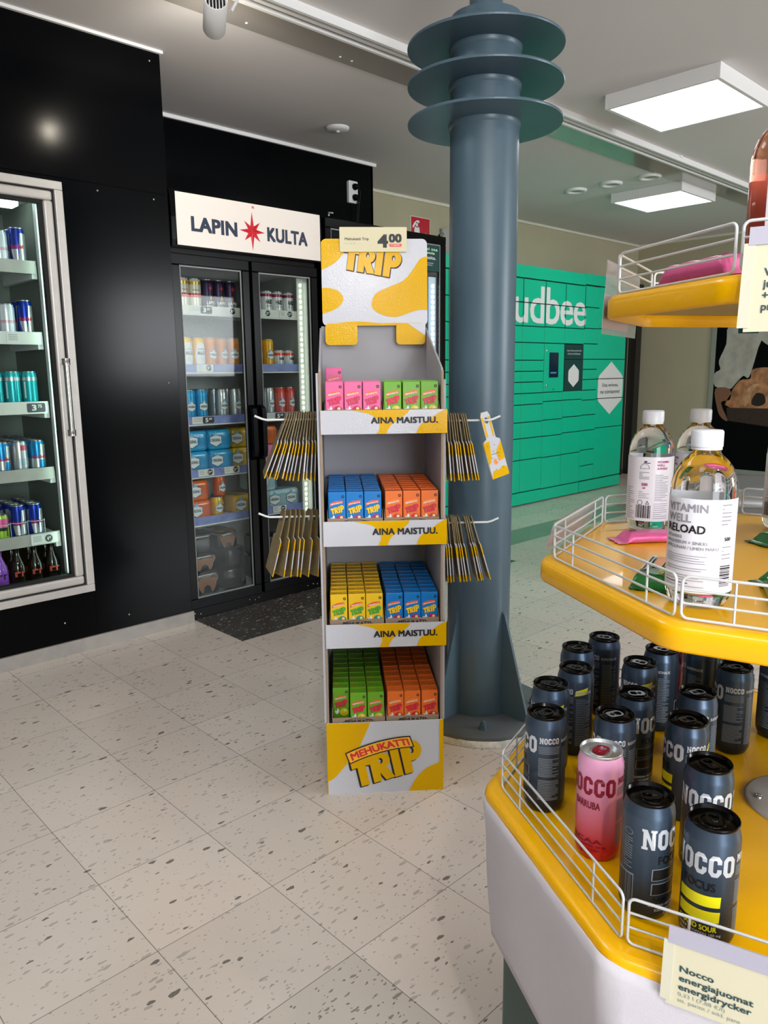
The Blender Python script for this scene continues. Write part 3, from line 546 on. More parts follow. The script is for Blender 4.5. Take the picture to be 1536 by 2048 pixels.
MB().box(1.287, 1.3, 0.06, 0.075, 0.36, 1.95).build('light_strip', mat('led_green', 'd8fff0', 0.5, emit=9.0), t)
MB().box(OX0+0.1, 1.25, 0.24, 0.32, 1.962, 1.984).build('top_light', mat('led_white', 'eafff8', 0.5, emit=5.0), t)
fan = MB()
for z, x in ((2.0, 1.05), (2.0, 1.0)):
    fan.tube([(x+0.045*cos(a*pi/10), 0.25, z-0.09+0.045*sin(a*pi/10)) for a in range(20)], 0.0025, 6, True)
fan.box(0.9, 1.12, 0.35, 0.5, 1.86, 1.98).build('fan_unit', BLACKS, t)
LZ = [1.718, 1.423, 1.127, 0.837, 0.545]
for k, z in enumerate(LZ):
    sh = MB().box(OX0+0.08, 1.262, 0.13, 0.60, z-0.022, z-0.012)
    sh.box(1.24, 1.262, 0.13, 0.5, z-0.07, z-0.022)
    s_ = sh.build('shelf', WHITEP, t)
    MB().box(OX0+0.08, 1.258, 0.122, 0.13, z-0.05, z+0.003).build('price_rail', WHITE if k in (1, 2) else ALU, s_)
    if k in (1, 2, 4):
        x0 = {1: 1.11, 2: 0.98, 4: 1.13}[k]
        MB().box(x0, 1.245, 0.1195, 0.122, z-0.046, z-0.001).build('price_card', CREAMW, s_)
        if k == 2:
            MB().flat(ngon(rrect(1.165, 1.243, z-0.043, z-0.004, 0.006)), front(0.119)).build('price_patch', INKG, s_)
            MB().flat(fit(text('3', 0.04), 1.185, 1.205, z-0.036, z-0.01), front(0.1185)).flat(fit(text('75', 0.03), 1.211, 1.228, z-0.024, z-0.01), front(0.1185)).build('price_text', WHITE, s_)
        if k == 4:
            MB().flat(disc(1.206, z-0.024, 0.017), front(0.119)).build('price_patch', INKG, s_)
            MB().flat(fit(text('4', 0.04), 1.198, 1.206, z-0.032, z-0.016), front(0.1185)).flat(fit(text('50', 0.03), 1.207, 1.215, z-0.024, z-0.016), front(0.1185)).build('price_text', WHITE, s_)
        lines = [rect(x0+0.008, x0+0.045, z-0.012-0.007*q, z-0.009-0.007*q) for q in range(4)]; MB().flat(merge(*lines), front(0.119)).build('small_print', INKL, s_)
def rowset(desc, z, us, rows, pick, v0=3.506, dv=0.068, rz=0.0, grp=None):
    # us from right to left; pick(col,row) -> (kind, colour words) or None
    side = ['rightmost column', 'second column from right', 'third column from right', 'fourth column from right', 'fifth column from right']
    for ci, u in enumerate(us):
        for r in range(rows):
            q = pick(ci, r)
            if not q: continue
            put(q[0], (u+random.uniform(-.002, .002), v0+r*dv, z), rz+random.uniform(-.35, .35), '%s, %s, %s, %s from front' % (q[1], desc, side[ci], ORD[r]), grp)
G = 'cans in the built-in fridge'
rowset('top shelf of wall fridge', LZ[0]-0.0115, [1.205, 1.133, 1.061], 3, lambda c, r: ('e_blue', 'dark blue can') if c == 0 else ('e_white', 'pale silver can'), grp=G)
rowset('second shelf of wall fridge', LZ[1]-0.0115, [1.207, 1.135, 1.063], 3, lambda c, r: ('e_blue', 'blue and silver can') if c == 0 else ('e_white', 'pale silver can') if c == 1 else ('e_silver', 'silver can'), grp=G)
rowset('third shelf of wall fridge', LZ[2]-0.0115, [1.200, 1.128, 1.056, 0.984], 6, lambda c, r: ('teal', 'teal can'), grp=G)
rowset('fourth shelf of wall fridge', LZ[3]-0.0115, [1.208, 1.132, 1.058, 0.984], 6, lambda c, r: ('e_silver', 'silver can') if c == 1 else ('e_cyan', 'cyan silver can'), grp=G)
rowset('fifth shelf of wall fridge', LZ[4]-0.0115, [1.171, 1.098, 1.026, 0.954], 4, lambda c, r: ('e_blue', 'blue and silver can') if c < 2 else ('pink_green', 'pink and lime can') if r == 0 else ('e_blue', 'blue and silver can'), rz=0.2, grp=G)
LOOP = mat('clear_ring', 'd8dde0', 0.2)
t = thing('pusher_ring', 'curved clear plastic guard loops around the front cans on fifth fridge shelf', 'shelf guard', (0, 3.5, LZ[4]+0.06))
for x, nm in ((1.171, 'ring'), (1.098, 'ring'), (1.026, 'ring')):
    MB().tube([(x+0.0365*cos(R(a)), 0.0365*sin(R(a)), 0) for a in range(178, 363, 12)], 0.0016, 6).tube([(x+0.0365, 0, 0), (x+0.0365, 0.0, -0.07)], 0.0016, 6).build(nm, LOOP, t)
# bottles on the fridge floor
def bottle_simple(key, glassm, capm, patch, Rr=0.034):
    r = thing('drink_bottle', '', 'bottle')
    m = MB().lathe([(Rr*0.8, 0), (Rr, 0.008), (Rr, 0.06)], 24); m.lathe([(Rr, 0.06), (Rr, 0.085), (Rr*0.92, 0.105), (Rr*0.62, 0.13), (Rr*0.4, 0.15), (0.0125, 0.165), (0.0125, 0.18)], 24)
    m.build('body', glassm, r); MB().lathe([(0.0145, 0.165), (0.0145, 0.184), (0.013, 0.187), (0, 0.187)], 20).build('cap', capm, r)
    if patch:
        g = MB(); 
        for sh in (rect(-0.024, -0.014, 0.055, 0.078), rect(-0.014, 0.0, 0.071, 0.078), rect(0.004, 0.02, 0.071, 0.078), rect(0.004, 0.011, 0.055, 0.078)): g.flat(subx(sh, 0.004), cyl(Rr+0.0006))
        g.build('label_mark', patch, r)
    PROTO[key] = [r, False]
COLA = mat('dark_cola', '0d0706', 0.08, coat=0.5)
bottle_simple('cola', COLA, BLACKP, mat('cola_mark', 'c24a3c', 0.4)); bottle_simple('violet', mat('violet_drink', '8f4fc0', 0.15, coat=0.5), mat('violet_cap', '5a2f80', 0.4), mat('violet_mark', '2a1440', 0.4))
for k, u in enumerate((1.225, 1.150, 1.075, 1.0)):
    for r in range(4):
        put('violet' if k == 3 and r == 0 else 'cola', (u, 3.50+0.073*r, 0.3105), 0, ('violet bottle' if k == 3 and r == 0 else 'dark cola bottle')+', floor of wall fridge, %s, %s from front' % (['rightmost column', 'second column from right', 'third column from right', 'fourth column from right'][k], ORD[r]), 'bottles in the built-in fridge')
# ================================================================== TWO-DOOR BEER FRIDGE
FV = 3.36; FX0, FX1 = 1.842, 2.712
t = thing('beer_fridge', 'black two door glass beer fridge with lit white header sign', 'fridge', (0, FV, 0)); LF = t
cb = MB().box(FX0, FX0+0.03, 0.035, 0.66, 0.06, 1.80).box(FX1-0.03, FX1, 0.035, 0.66, 0.06, 1.80).box(FX0+0.03, FX1-0.03, 0.62, 0.66, 0.06, 1.8).box(FX0+0.03, FX1-0.03, 0.035, 0.62, 0.02, 0.075).box(FX0+0.03, FX1-0.03, 0.035, 0.62, 1.775, 1.80)
cb.box(FX0, FX1, 0.02, 0.66, 1.80, 2.08).box(FX0, FX1, 0.02, 0.5, 0.0, 0.06); cb.build('cabinet', BLACKP, t, bevel=0.002)
MB().box(FX0+0.031, FX0+0.036, 0.05, 0.615, 0.08, 1.77).box(FX1-0.036, FX1-0.031, 0.05, 0.615, 0.08, 1.77).box(FX0+0.036, FX1-0.036, 0.61, 0.616, 0.08, 1.77).box(FX0+0.036, FX1-0.036, 0.05, 0.61, 1.768, 1.774).box(FX0+0.036, FX1-0.036, 0.05, 0.61, 0.076, 0.082).build('liner', LINER, t)
sg = MB().prism([(-0.012, 1.828), (0.02, 1.83), (0.02, 2.085), (-0.002, 2.085), (-0.014, 2.06), (-0.02, 1.96), (-0.018, 1.86)][::-1], FX0, FX1+0.02, lambda p, q, d: (d, p, q)).build('header', BLACKP, t, bevel=0.002)
LIGHTP = mat('header_face', 'd9d0c8', 0.3, emit=0.12)
MB().box(FX0+0.024, FX1+0.008, -0.0235, -0.0205, 1.836, 2.072).build('sign_face', LIGHTP, sg)
f_ = front(-0.0242)
for w_, a_, b_, c_, d_, m_ in (('LAPIN', 1.941, 2.196, 1.904, 1.972, NAVY), ('KULTA', 2.374, 2.633, 1.902, 1.972, NAVY), ('N', 2.286, 2.299, 2.049, 2.062, RED)): MB().flat(fit(text(w_, 0.042), a_, b_, c_, d_), f_).build('sign_word', m_, sg)
st1, st2 = MB(), MB(); cx, cz = 2.284, 1.94
tips = []
for k in range(16):
    a = k*pi/8; rr = 0.093 if k % 8 == 0 else 0.076 if k % 4 == 0 else 0.066 if k % 2 == 0 else 0.027
    tips.append((cx+rr*sin(a)*1.0, cz+rr*cos(a)))
for k in range(16):
    a, b = tips[k], tips[(k+1) % 16]; m = st1 if k % 2 == 0 else st2
    m.add([(a[0], -0.0242, a[1]), (b[0], -0.0242, b[1]), (cx, -0.03, cz)], [(0, 2, 1)])
st1.build('sign_star', mat('star_red', 'd5202f', 0.4), sg); st2.build('sign_star', mat('star_red_deep', 'b81428', 0.4), sg)
def glass_door(parent, x0, x1, z0, z1, hx, glassm, w=0.044):
    d = ringbox(MB(), x0, x1, z0, z1, w, 0.0, 0.034, 0.052).build('door', BLACKP, parent, bevel=0.004)
    MB().box(x0+w-0.004, x1-w+0.004, 0.014, 0.018, z0+0.048, z1-0.048).build('pane', glassm, d)
    ringbox(MB(), x0+w, x1-w, z0+0.052, z1-0.052, 0.007, 0.008, 0.013).build('pane_edge', mat('pane_edge', '7f8584', 0.4), d)
    if hx:
        h = MB(); h.prism([(0.0, 1.08), (-0.03, 1.06), (-0.036, 1.03), (-0.036, 0.84), (-0.03, 0.81), (0.0, 0.79), (0.0, 0.83), (-0.018, 0.85), (-0.018, 1.02), (0.0, 1.045)], hx-0.013, hx+0.013, lambda p, q, dd: (dd, p, q)); h.build('handle', BLACKP, d, bevel=0.003)
    return d
glass_door(t, FX0-0.004, 2.272, 0.056, 1.802, 2.25, GLASS); glass_door(t, 2.286, FX1+0.0, 0.056, 1.802, 2.308, GLASS)
MB().box(2.25, 2.305, 0.045, 0.06, 0.08, 1.77).build('centre_post', mat('post_grey', '55585a', 0.5), t)
led = MB()
for z in range(44):
    zz = 0.46+z*0.029; led.box(2.653, 2.659, 0.078, 0.082, zz, zz+0.012)
ls = MB().box(2.635, 2.675, 0.083, 0.09, 0.12, 1.75).build('light_strip', mat('led_board', 'd9dfd4', 0.5, emit=0.12), t); led.build('led_dots', mat('led_dot', 'fbfff0', 0.5, emit=9), ls)
MB().box(1.876, 1.884, 0.05, 0.056, 0.14, 1.74).build('light_strip', mat('led_side', 'fff4f2', 0.5, emit=3.0), t)
for x, z in ((1.86, 0.03), (1.868, 0.028), (1.9, 0.02), (2.2, 0.03), (2.235, 0.022), (2.26, 0.03), (2.6, 0.026), (2.64, 0.03), (2.67, 0.024)): MB().lathe([(0.004, 0), (0, 0.002)], 8).build('screw', CHROME, t).matrix_local = Matrix.Translation((x, 0.018, z)) @ Matrix.Rotation(pi/2, 4, 'X')
SZ = [1.575, 1.289, 1.028, 0.758, 0.508]; LAV = mat('shelf_edge_blue', '7a86c4', 0.4, 0, 0.25, 25)
tags = {0: [(2.07, 'patch', '3', '35'), (2.215, 'dot', '3', '35'), (2.435, 'dot', '2', '35'), (2.58, 'dot', '2', '85')], 1: [(2.06, 'dot', '3', '95'), (2.36, 'dot', '3', '95')], 2: [(2.05, 'patch', '5', '60'), (2.5, 'patch', '5', '60')], 3: [(2.035, 'dot', '19', '00'), (2.19, 'dot', '23', '90')], 4: [(2.49, 'dot', '19', '50')]}
for k, z in enumerate(SZ):
    sh = MB().box(1.885, 2.672, 0.10, 0.58, z-0.022, z-0.014)
    for q in range(24): sh.box(1.885+q*0.0335, 1.889+q*0.0335, 0.1, 0.56, z-0.03, z-0.022)
    s_ = sh.build('shelf', WHITEP, t)
    MB().box(1.884, 2.655, 0.094, 0.1, z-0.04, z).build('price_rail', LAV if k else CREAMW, s_)
    MB().box(1.884, 2.655, 0.09, 0.103, z-0.047, z-0.041).build('rail_edge', WHITEP, s_)
    for x, ty, a, b in tags[k]:
        w = 0.062 if ty == 'dot' else 0.095
        c_ = MB().box(x-w, x+0.03, 0.091, 0.094, z-0.038, z-0.002); c_.flat(merge(*[rect(x-w+0.006, x-0.03, z-0.010-0.008*q, z-0.0075-0.008*q) for q in range(3)]), front(0.0905), 1)
        if ty == 'dot': c_.flat(disc(x+0.006, z-0.019, 0.0155), front(0.0905), 2); c_.flat(fit(text(a, 0.04), x-0.005, x+0.005, z-0.027, z-0.012), front(0.09), 3); c_.flat(fit(text(b, 0.03), x+0.007, x+0.016, z-0.02, z-0.012), front(0.09), 3)
        else: c_.flat(ngon(rrect(x-0.035, x+0.03, z-0.037, z-0.003, 0.006)), front(0.0905), 2); c_.flat(fit(text(a, 0.04), x-0.022, x-0.004, z-0.031, z-0.009), front(0.09), 3); c_.flat(fit(text(b, 0.03), x+0.0, x+0.018, z-0.02, z-0.009), front(0.09), 3)
        c_.build('price_tag', [CREAMW, INKL, mat('tag_black', '26262b', 0.5), WHITE], s_)
G = 'cans in the beer fridge'
def shelfrow(k, items, desc, rows=2):
    for n, (u, key, words) in enumerate(items):
        for r in range(rows):
            put(key, (u+random.uniform(-.002, .002), FV+0.145+0.07*r, SZ[k]-0.0135), random.uniform(-.25, .25)+(u-2.2)*0.15, '%s, %s of beer fridge, %s from left, %s' % (words, desc, ORD[n], 'front row' if r == 0 else 'second row'), G)
shelfrow(0, [(1.969, 'white_red', 'cream and red can'), (2.037, 'white_red', 'cream and red can'), (2.106, 'purple', 'purple can with star'), (2.176, 'purple', 'purple can with star'), (2.246, 'purple', 'purple can with star'), (2.394, 'hard_pink', 'white can with maroon top'), (2.468, 'hard_pink', 'white can with maroon top'), (2.54, 'hard_pink', 'white can with maroon top'), (2.612, 'hard_pink', 'white can with maroon top')], 'top shelf')
shelfrow(1, [(1.972, 'ale', 'yellow can with white label'), (2.04, 'ale', 'yellow can with white label'), (2.108, 'orange', 'orange striped can'), (2.175, 'orange', 'orange striped can'), (2.248, 'orange', 'orange striped can'), (2.394, 'yellow_o', 'yellow striped can'), (2.467, 'yellow_o', 'yellow striped can'), (2.535, 'hard_red', 'short white and coral can'), (2.604, 'hard_red', 'short white and coral can')], 'second shelf')
shelfrow(2, [(1.974, 'blue', 'bright blue striped can'), (2.043, 'blue', 'bright blue striped can'), (2.163, 'silver', 'silver striped can'), (2.244, 'silver', 'silver striped can'), (2.39, 'silver', 'silver striped can'), (2.462, 'silver', 'silver striped can'), (2.533, 'red', 'red striped can'), (2.602, 'red', 'red striped can')], 'third shelf')
put('orange_s', (2.125, FV+0.15, SZ[4]-0.0135+0.107), 0.15, 'single orange striped can standing on other cans on the lowest wire shelf', G)
put('yellow_s', (2.102, FV+0.145, SZ[4]-0.0135), 0.0, 'single yellow striped can on the lowest wire shelf beside the orange packs', G)
dup(PROTO['orange_s'][0], (2.148, FV+0.212, SZ[4]-0.0135), 0.5, 'orange striped can tucked behind the yellow one on the lowest wire shelf', G)
# shrink-wrapped packs: can-shaped bulges under tight film
def pack(name, label, u, v, z, w, d, h, base, line=None, word=None, nx=2, ny=3, rz=0.0, rimm=None, group='shrink-wrapped can packs in the beer fridge', emb=None):
    t = thing(name, label, 'drink pack', (u, v, z), rz, group)
    # outline: scalloped rounded rectangle
    pts = []; N = 96
    for k in range(N):
        a = 2*pi*k/N; c_, s_ = cos(a), sin(a); e = 0.22
        x = (abs(c_)**e)*(1 if c_ > 0 else -1)*w/2; y = (abs(s_)**e)*(1 if s_ > 0 else -1)*d/2
        sx = 1-0.035*(1-abs(cos(pi*nx*(x/w+0.5)-pi/2)))*(abs(y)/(d/2))**6; sy = 1-0.03*(1-abs(cos(pi*ny*(y/d+0.5)-pi/2)))*(abs(x)/(w/2))**6
        pts.append((x*sy, y*sx))
    lv = [(0.86, 0.0), (0.97, 0.006), (1.0, 0.016), (0.992, h*0.5), (1.0, h-0.022), (0.97, h-0.009), (0.9, h-0.002), (0.6, h-0.004), (0.2, h-0.003)]
    m = MB(); vs_ = []
    for s_, zz in lv: vs_ += [(x*s_, y*s_, zz+(0.0018*sin(x*95)*sin(y*95) if zz > h-0.012 else 0)) for x, y in pts]
    m.add(vs_, [(i*N+k, i*N+(k+1) % N, (i+1)*N+(k+1) % N, (i+1)*N+k) for i in range(len(lv)-1) for k in range(N)], 0, True)
    m.add(vs_[-N:], [tuple(range(N))]); m.build('film', base, t)
    y = -d/2*1.0-0.0012
    if line:
        m = MB(); q = int(w/0.009)
        for i in range(q):
            x = -w/2*0.9+w*0.9*i/(q-1); m.flat(rect(x-0.0015, x+0.0015, 0.016, h-0.022), front(y+0.0007))
        m.build('printed_stripes', line, t)
    if word:
        cz = h*0.48
        for cx in ((-w*0.22,) if w < 0.16 else (-w*0.28, w*0.22)):
            a, b, c = badge(0.034, 0.034, cz, word, 0.016); g = MB()
            g.flat(warp(a, lambda x, z: (x+cx, z)), front(y-0.0002), 0); g.flat(warp(b, lambda x, z: (x+cx, z)), front(y-0.0005), 1); g.flat(warp(c, lambda x, z: (x+cx, z)), front(y-0.0008), 0)
            g.flat(([(cx-0.014, cz+0.022), (cx+0.014, cz+0.022), (cx, cz+0.046)], [(0, 1, 2)]), front(y-0.0008), 2); g.build('printed_badge', [NAVY, LBL, PALEB], t)
    if emb:   # brown bear-head outline
        g = MB(); p = smooth([(-0.038, 0.02), (-0.048, 0.044), (-0.057, 0.058), (-0.055, 0.074), (-0.041, 0.078), (-0.031, 0.066), (0.0, 0.069), (0.031, 0.066), (0.041, 0.078), (0.055, 0.074), (0.057, 0.058), (0.048, 0.044), (0.038, 0.02), (0.024, 0.010), (0.017, 0.03, 0), (0.0, 0.040, 0), (-0.017, 0.03, 0), (-0.024, 0.010)], 4)
        g.flat(shape([[(x*w/0.15, z*h/0.09) for x, z in p]]), front(y-0.0004))
        for q in (-1, 1): g.flat(disc(q*0.046*w/0.15, 0.066*h/0.09, 0.006*w/0.15, 14), front(y-0.0007), 1)
        g.build('printed_emblem', [emb, mat('bear_dark', '4a3020', 0.5)], t)
    if rimm:
        for i in range(nx):
            o = MB().lathe([(0.021, h-0.004), (0.027, h+0.001), (0.026, h+0.004), (0.022, h+0.002), (0.0, h+0.0)], 20).build('can_top', rimm, t); o.location = (-w/2+w*(i+0.5)/nx, -d/2+0.034, 0)
    return t
PB = mat('film_blue', '2fa6dc', 0.2, 0, 0.08, 30, coat=0.4); PBL = mat('film_blue_line', '1f86c4', 0.2); PY = mat('film_yellow', 'd2aa1c', 0.2, 0, 0.1, 30, coat=0.4); PYL = mat('film_yellow_line', 'a97f12', 0.3)
PO = mat('film_orange', 'ea7228', 0.2, 0, 0.08, 30, coat=0.4); POL = mat('film_orange_line', 'b9481a', 0.3); PP = mat('film_pink', 'df6fa8', 0.2, 0, 0.08, 30, coat=0.4); PS = mat('film_pale_blue', 'b9dbe6', 0.2, 0, 0.08, 30, coat=0.4); PSL = mat('film_pale_line', '8fb9c9', 0.3)
PK = mat('film_black', '0e0d0d', 0.18, 0, 0.1, 30, coat=0.25); GOLD = mat('gold_rim', 'b08a3a', 0.3, 0.9); BRN = mat('bear_brown', '8a6142', 0.5)
z4 = SZ[3]-0.0135; z5 = SZ[4]-0.0135; vv = FV+0.21
pack('drink_pack', 'blue shrink-wrapped pack, upper left of the four on fourth beer fridge shelf', 1.985, vv, z4+0.1055, 0.135, 0.2, 0.105, PB, PBL, 'ORIGINAL')
pack('drink_pack', 'blue shrink-wrapped pack, upper right of the four on fourth beer fridge shelf', 2.126, vv, z4+0.1055, 0.14, 0.2, 0.105, PB, PBL, 'ORIGINAL')
pack('drink_pack', 'blue shrink-wrapped pack, lower left of the four on fourth beer fridge shelf', 1.988, vv, z4, 0.135, 0.2, 0.105, PB, PBL, 'ORIGINAL')
pack('drink_pack', 'blue shrink-wrapped pack, lower right of the four on fourth beer fridge shelf', 2.13, vv, z4, 0.14, 0.2, 0.105, PB, PBL, 'ORIGINAL')
pack('drink_pack', 'dark yellow shrink-wrapped pack, upper one right of the blue packs', 2.262, vv+0.02, z4+0.1055, 0.11, 0.2, 0.105, PY, PYL, 'ORIGINAL')
pack('drink_pack', 'dark yellow shrink-wrapped pack, lower one right of the blue packs', 2.262, vv+0.02, z4, 0.11, 0.2, 0.105, PY, PYL, 'ORIGINAL')
pack('drink_pack', 'pink shrink-wrapped pack partly behind the hanging cards, behind the right door', 2.41, vv, z4, 0.14, 0.2, 0.11, PP, None, None)
pack('drink_pack', 'orange shrink-wrapped pack stacked on the pink one behind the right door', 2.42, vv, z4+0.1105, 0.15, 0.2, 0.1, PO, POL, None)
pack('drink_pack', 'pink shrink-wrapped pack nearest the light strip behind the right door', 2.565, vv, z4, 0.14, 0.2, 0.11, PP, None, None)
pack('drink_pack', 'upper orange shrink-wrapped pack on the lowest wire shelf, left door', 1.985, vv, z5+0.0985, 0.12, 0.2, 0.105, PO, POL, 'ORIGINAL')
pack('drink_pack', 'lower orange shrink-wrapped pack on the lowest wire shelf, left door', 1.99, vv, z5, 0.13, 0.2, 0.098, PO, POL, 'ORIGINAL')
pack('drink_pack', 'yellow shrink-wrapped pack on the lowest wire shelf by the door gap', 2.262, vv, z5, 0.14, 0.2, 0.098, PY, PYL, 'ORIGINAL')
pack('drink_pack', 'large pale blue shrink-wrapped pack, bottom one behind the right door', 2.52, vv, z5, 0.23, 0.2, 0.1, PS, PSL, 'ORIGINAL', nx=4)
pack('drink_pack', 'pale blue shrink-wrapped pack stacked at left behind the right door', 2.41, vv, z5+0.1005, 0.13, 0.2, 0.11, PS, PSL, 'ORIGINAL')
for k, (u, z, w, h, l, e, rm) in enumerate(((2.0, 0.083, 0.17, 0.125, 'black drink pack on the beer fridge floor, left door, bottom of stack', True, None), (1.99, 0.2085, 0.17, 0.10, 'black drink pack with bear mark, middle of the stack on beer fridge floor', True, None), (1.985, 0.309, 0.13, 0.11, 'black drink pack topping the left stack on the beer fridge floor', False, None), (2.14, 0.309, 0.13, 0.10, 'black drink pack with gold can rims beside the top of left stack', True, GOLD), (2.18, 0.083, 0.15, 0.12, 'black drink pack on fridge floor against the centre post, lower', False, None), (2.185, 0.2035, 0.14, 0.105, 'black drink pack against the centre post, second from the floor', False, None), (2.43, 0.083, 0.17, 0.13, 'black drink pack on the fridge floor at left behind right door', False, None), (2.58, 0.083, 0.12, 0.13, 'black drink pack on the fridge floor under the light strip', False, None), (2.44, 0.2135, 0.17, 0.12, 'black drink pack stacked at left behind the right door', False, None))):
    pack('drink_pack', l, u, vv, z, w, 0.2, h-0.0005, PK, None, None, rimm=rm, emb=BRN if e else None, group='black packs on the beer fridge floor')
# ================================================================== SECOND BLACK FRIDGE behind the juice display
GX0, GX1 = 2.775, 3.765
t = thing('drinks_fridge', 'black glass door fridge half hidden behind the juice display', 'fridge', (0, FV, 0))
cb = MB().box(GX0, GX0+0.03, 0.035, 0.66, 0.05, 2.06).box(GX1-0.03, GX1, 0.035, 0.66, 0.05, 2.06).box(GX0+0.03, GX1-0.03, 0.62, 0.66, 0.05, 2.06).box(GX0+0.03, GX1-0.03, 0.035, 0.62, 0.0, 0.075).box(GX0+0.03, GX1-0.03, 0.035, 0.62, 2.03, 2.06)
cb.build('cabinet', BLACKP, t, bevel=0.002)
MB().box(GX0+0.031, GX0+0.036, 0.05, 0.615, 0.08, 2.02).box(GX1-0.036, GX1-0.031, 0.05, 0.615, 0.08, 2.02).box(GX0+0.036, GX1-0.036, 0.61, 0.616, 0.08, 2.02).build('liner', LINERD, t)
d1 = glass_door(t, GX0, 3.268, 0.06, 2.075, None, GLASSD); d2 = glass_door(t, 3.274, GX1, 0.06, 2.075, None, GLASSD)
MB().box(3.44, 3.715, 0.0115, 0.0135, 1.86, 2.025).build('door_notice', DKGREEN, d2); f_ = front(0.011)
MB().flat(fit(text('Alle ei saa', 0.02), 3.5, 3.698, 1.983, 2.0), f_).build('notice_text', mat('mint_ink', 'a8d8b8', 0.5), d2)
MB().flat(fit(text('juomia', 0.02), 3.535, 3.672, 1.956, 1.975), f_).build('notice_text', mat('mint_ink2', 'c8e8c0', 0.5), d2)
MB().flat(fit(text('tuotteita.', 0.02), 3.52, 3.682, 1.93, 1.948), f_).build('notice_text', LOCKW, d2)
MB().flat(merge(rect(3.52, 3.66, 1.905, 1.909), rect(3.52, 3.65, 1.893, 1.897)), f_).build('notice_lines', INKL, d2)
ls = MB().box(3.655, 3.718, 0.045, 0.052, 0.12, 1.83).build('light_strip', mat('led_board2', 'cfe4f2', 0.5, emit=0.9), t); led = MB()
for z in range(50): led.box(3.682, 3.70, 0.041, 0.045, 0.15+z*0.033, 0.166+z*0.033)
led.build('led_dots', mat('led_dot2', 'f4faff', 0.5, emit=9), ls)
MB().tube([(2.80, -0.004, 2.08), (2.80, -0.004, 2.098), (2.83, -0.004, 2.1)], 0.006).build('hinge', STEEL, t)
MB().tube([(3.70, 0.0, 2.078), (3.74, 0.0, 2.092)], 0.008).build('hinge', STEEL, t)
for k, z in enumerate((1.62, 1.3, 0.98, 0.66, 0.36)):
    s_ = MB().box(GX0+0.04, 3.6, 0.10, 0.58, z-0.02, z-0.012).build('shelf', WHITEP, t); MB().box(GX0+0.04, 3.6, 0.094, 0.1, z-0.04, z).build('price_rail', LAV, s_)
# ================================================================== CARDBOARD JUICE DISPLAY
DA = R(3.6); DO = W(-0.00318, 2.08731); DR = DA+PH
def D(a, b, z): return W(-0.00318+a*cos(DA)-b*sin(DA), 2.08731+a*sin(DA)+b*cos(DA), z)
t = thing('juice_display', 'tall white and yellow cardboard floor display stocked with small juice cartons', 'display stand', DO, DR); JD = t
HW = 0.1715
f_ = front(-0.0008)
# plinth
b = MB().box(-HW, HW, 0.0, 0.004, 0.0, 0.226); pl = b.build('plinth_front', CARDW, t)
MB().box(-HW-0.002, -HW, 0.0, 0.39, 0, 0.226).box(HW, HW+0.002, 0.0, 0.39, 0, 0.226).box(-HW, HW, 0.386, 0.39, 0, 0.226).build('plinth_sides', CARDY, t)
PW, PHt = 2*HW, 0.226
def pn(x, z): return (-HW+x*PW, z*PHt)
y1 = smooth([(-HW, 0.226, 0), (pn(.372, 1)[0], .226, 0), pn(.345, .9), pn(.31, .78), pn(.24, .56), pn(.15, .40), pn(.06, .24), (-HW, .042, 0)], 5)
y2 = smooth([(pn(.705, 0)[0], 0.0, 0), pn(.75, .14), pn(.81, .26), pn(.88, .34), pn(.95, .385), (HW-0.010, .092, 0), (HW-0.010, 0.0, 0)], 5)
for sh_ in (shape([y1]), shape([y2]), rect(HW-0.0100, HW, 0, 0.226)): MB().flat(sh_, f_).build('printed_wave', CARDY, pl)
# heavy display letters
def arc(cx, cz, rx, rz, a0, a1, n=10): return [(cx+rx*cos(R(a0+(a1-a0)*k/n)), cz+rz*sin(R(a0+(a1-a0)*k/n))) for k in range(n+1)]
GT = shape([[(0, 1), (0, .70), (.22, .72), (.22, 0), (.54, 0), (.54, .72), (.76, .70), (.76, 1)]])
GR = shape([[(0, 0), (0, 1)]+arc(.42, .70, .36, .30, 90, -60)+[(.84, .02), (.48, .0), (.31, .30), (.31, 0)], arc(.42, .70, .085, .10, 0, 324, 9)])
GI = shape([[(0, 0), (0, 1), (.32, 1), (.32, 0)]])
GP = shape([[(0, 0), (0, 1)]+arc(.42, .68, .38, .32, 90, -90)+[(.32, .36), (.32, 0)], arc(.42, .69, .085, .10, 0, 324, 9)])
def trip(x, z, h, ang, adv=(0, .70, 1.50, 1.80), rise=0.0):
    out = []
    for g, a, k in ((GT, 0, 0), (GR, .72, 1), (GI, 1.56, 2), (GP, 1.96, 3)): out.append(warp(g, lambda p, q: (p+a, q*(1+0.06*k))))
    return warp(rot2(merge(*out), ang), lambda p, q: (x+p*h, z+q*h))
def offs(sh, dx, dz): return warp(sh, lambda p, q: (p+dx, q+dz))
tr = trip(-0.108, 0.122-0.098, 0.083, R(13))
tr = warp(fit(tr, -0.106, 0.107, 0.022, 0.165), lambda p, q: (p, q))
MB().flat(offs(tr, -0.0045, -0.0045), front(-0.0016)).flat(offs(tr, -0.0025, -0.0025), front(-0.0015)).flat(offs(tr, -0.006, -0.0015), front(-0.0015)).build('printed_letter_shadow', INK, pl)
MB().flat(tr, front(-0.0022)).build('printed_letters', CARDY, pl)
def bandc(x): return 0.143+0.29*(x+0.035)-1.15*(x+0.035)**2
def band(x0, x1, z0, z1, n=14):
    lo = [(x0+(x1-x0)*k/n, z0) for k in range(n+1)]; hi = [(x1-(x1-x0)*k/n, z1) for k in range(n+1)]; return shape([[(x-0.35*z, bandc(x)+z) for x, z in lo+hi]])
MB().flat(band(-0.114, 0.080, -0.0185, 0.0185), front(-0.0026)).build('printed_banner_edge', INK, pl)
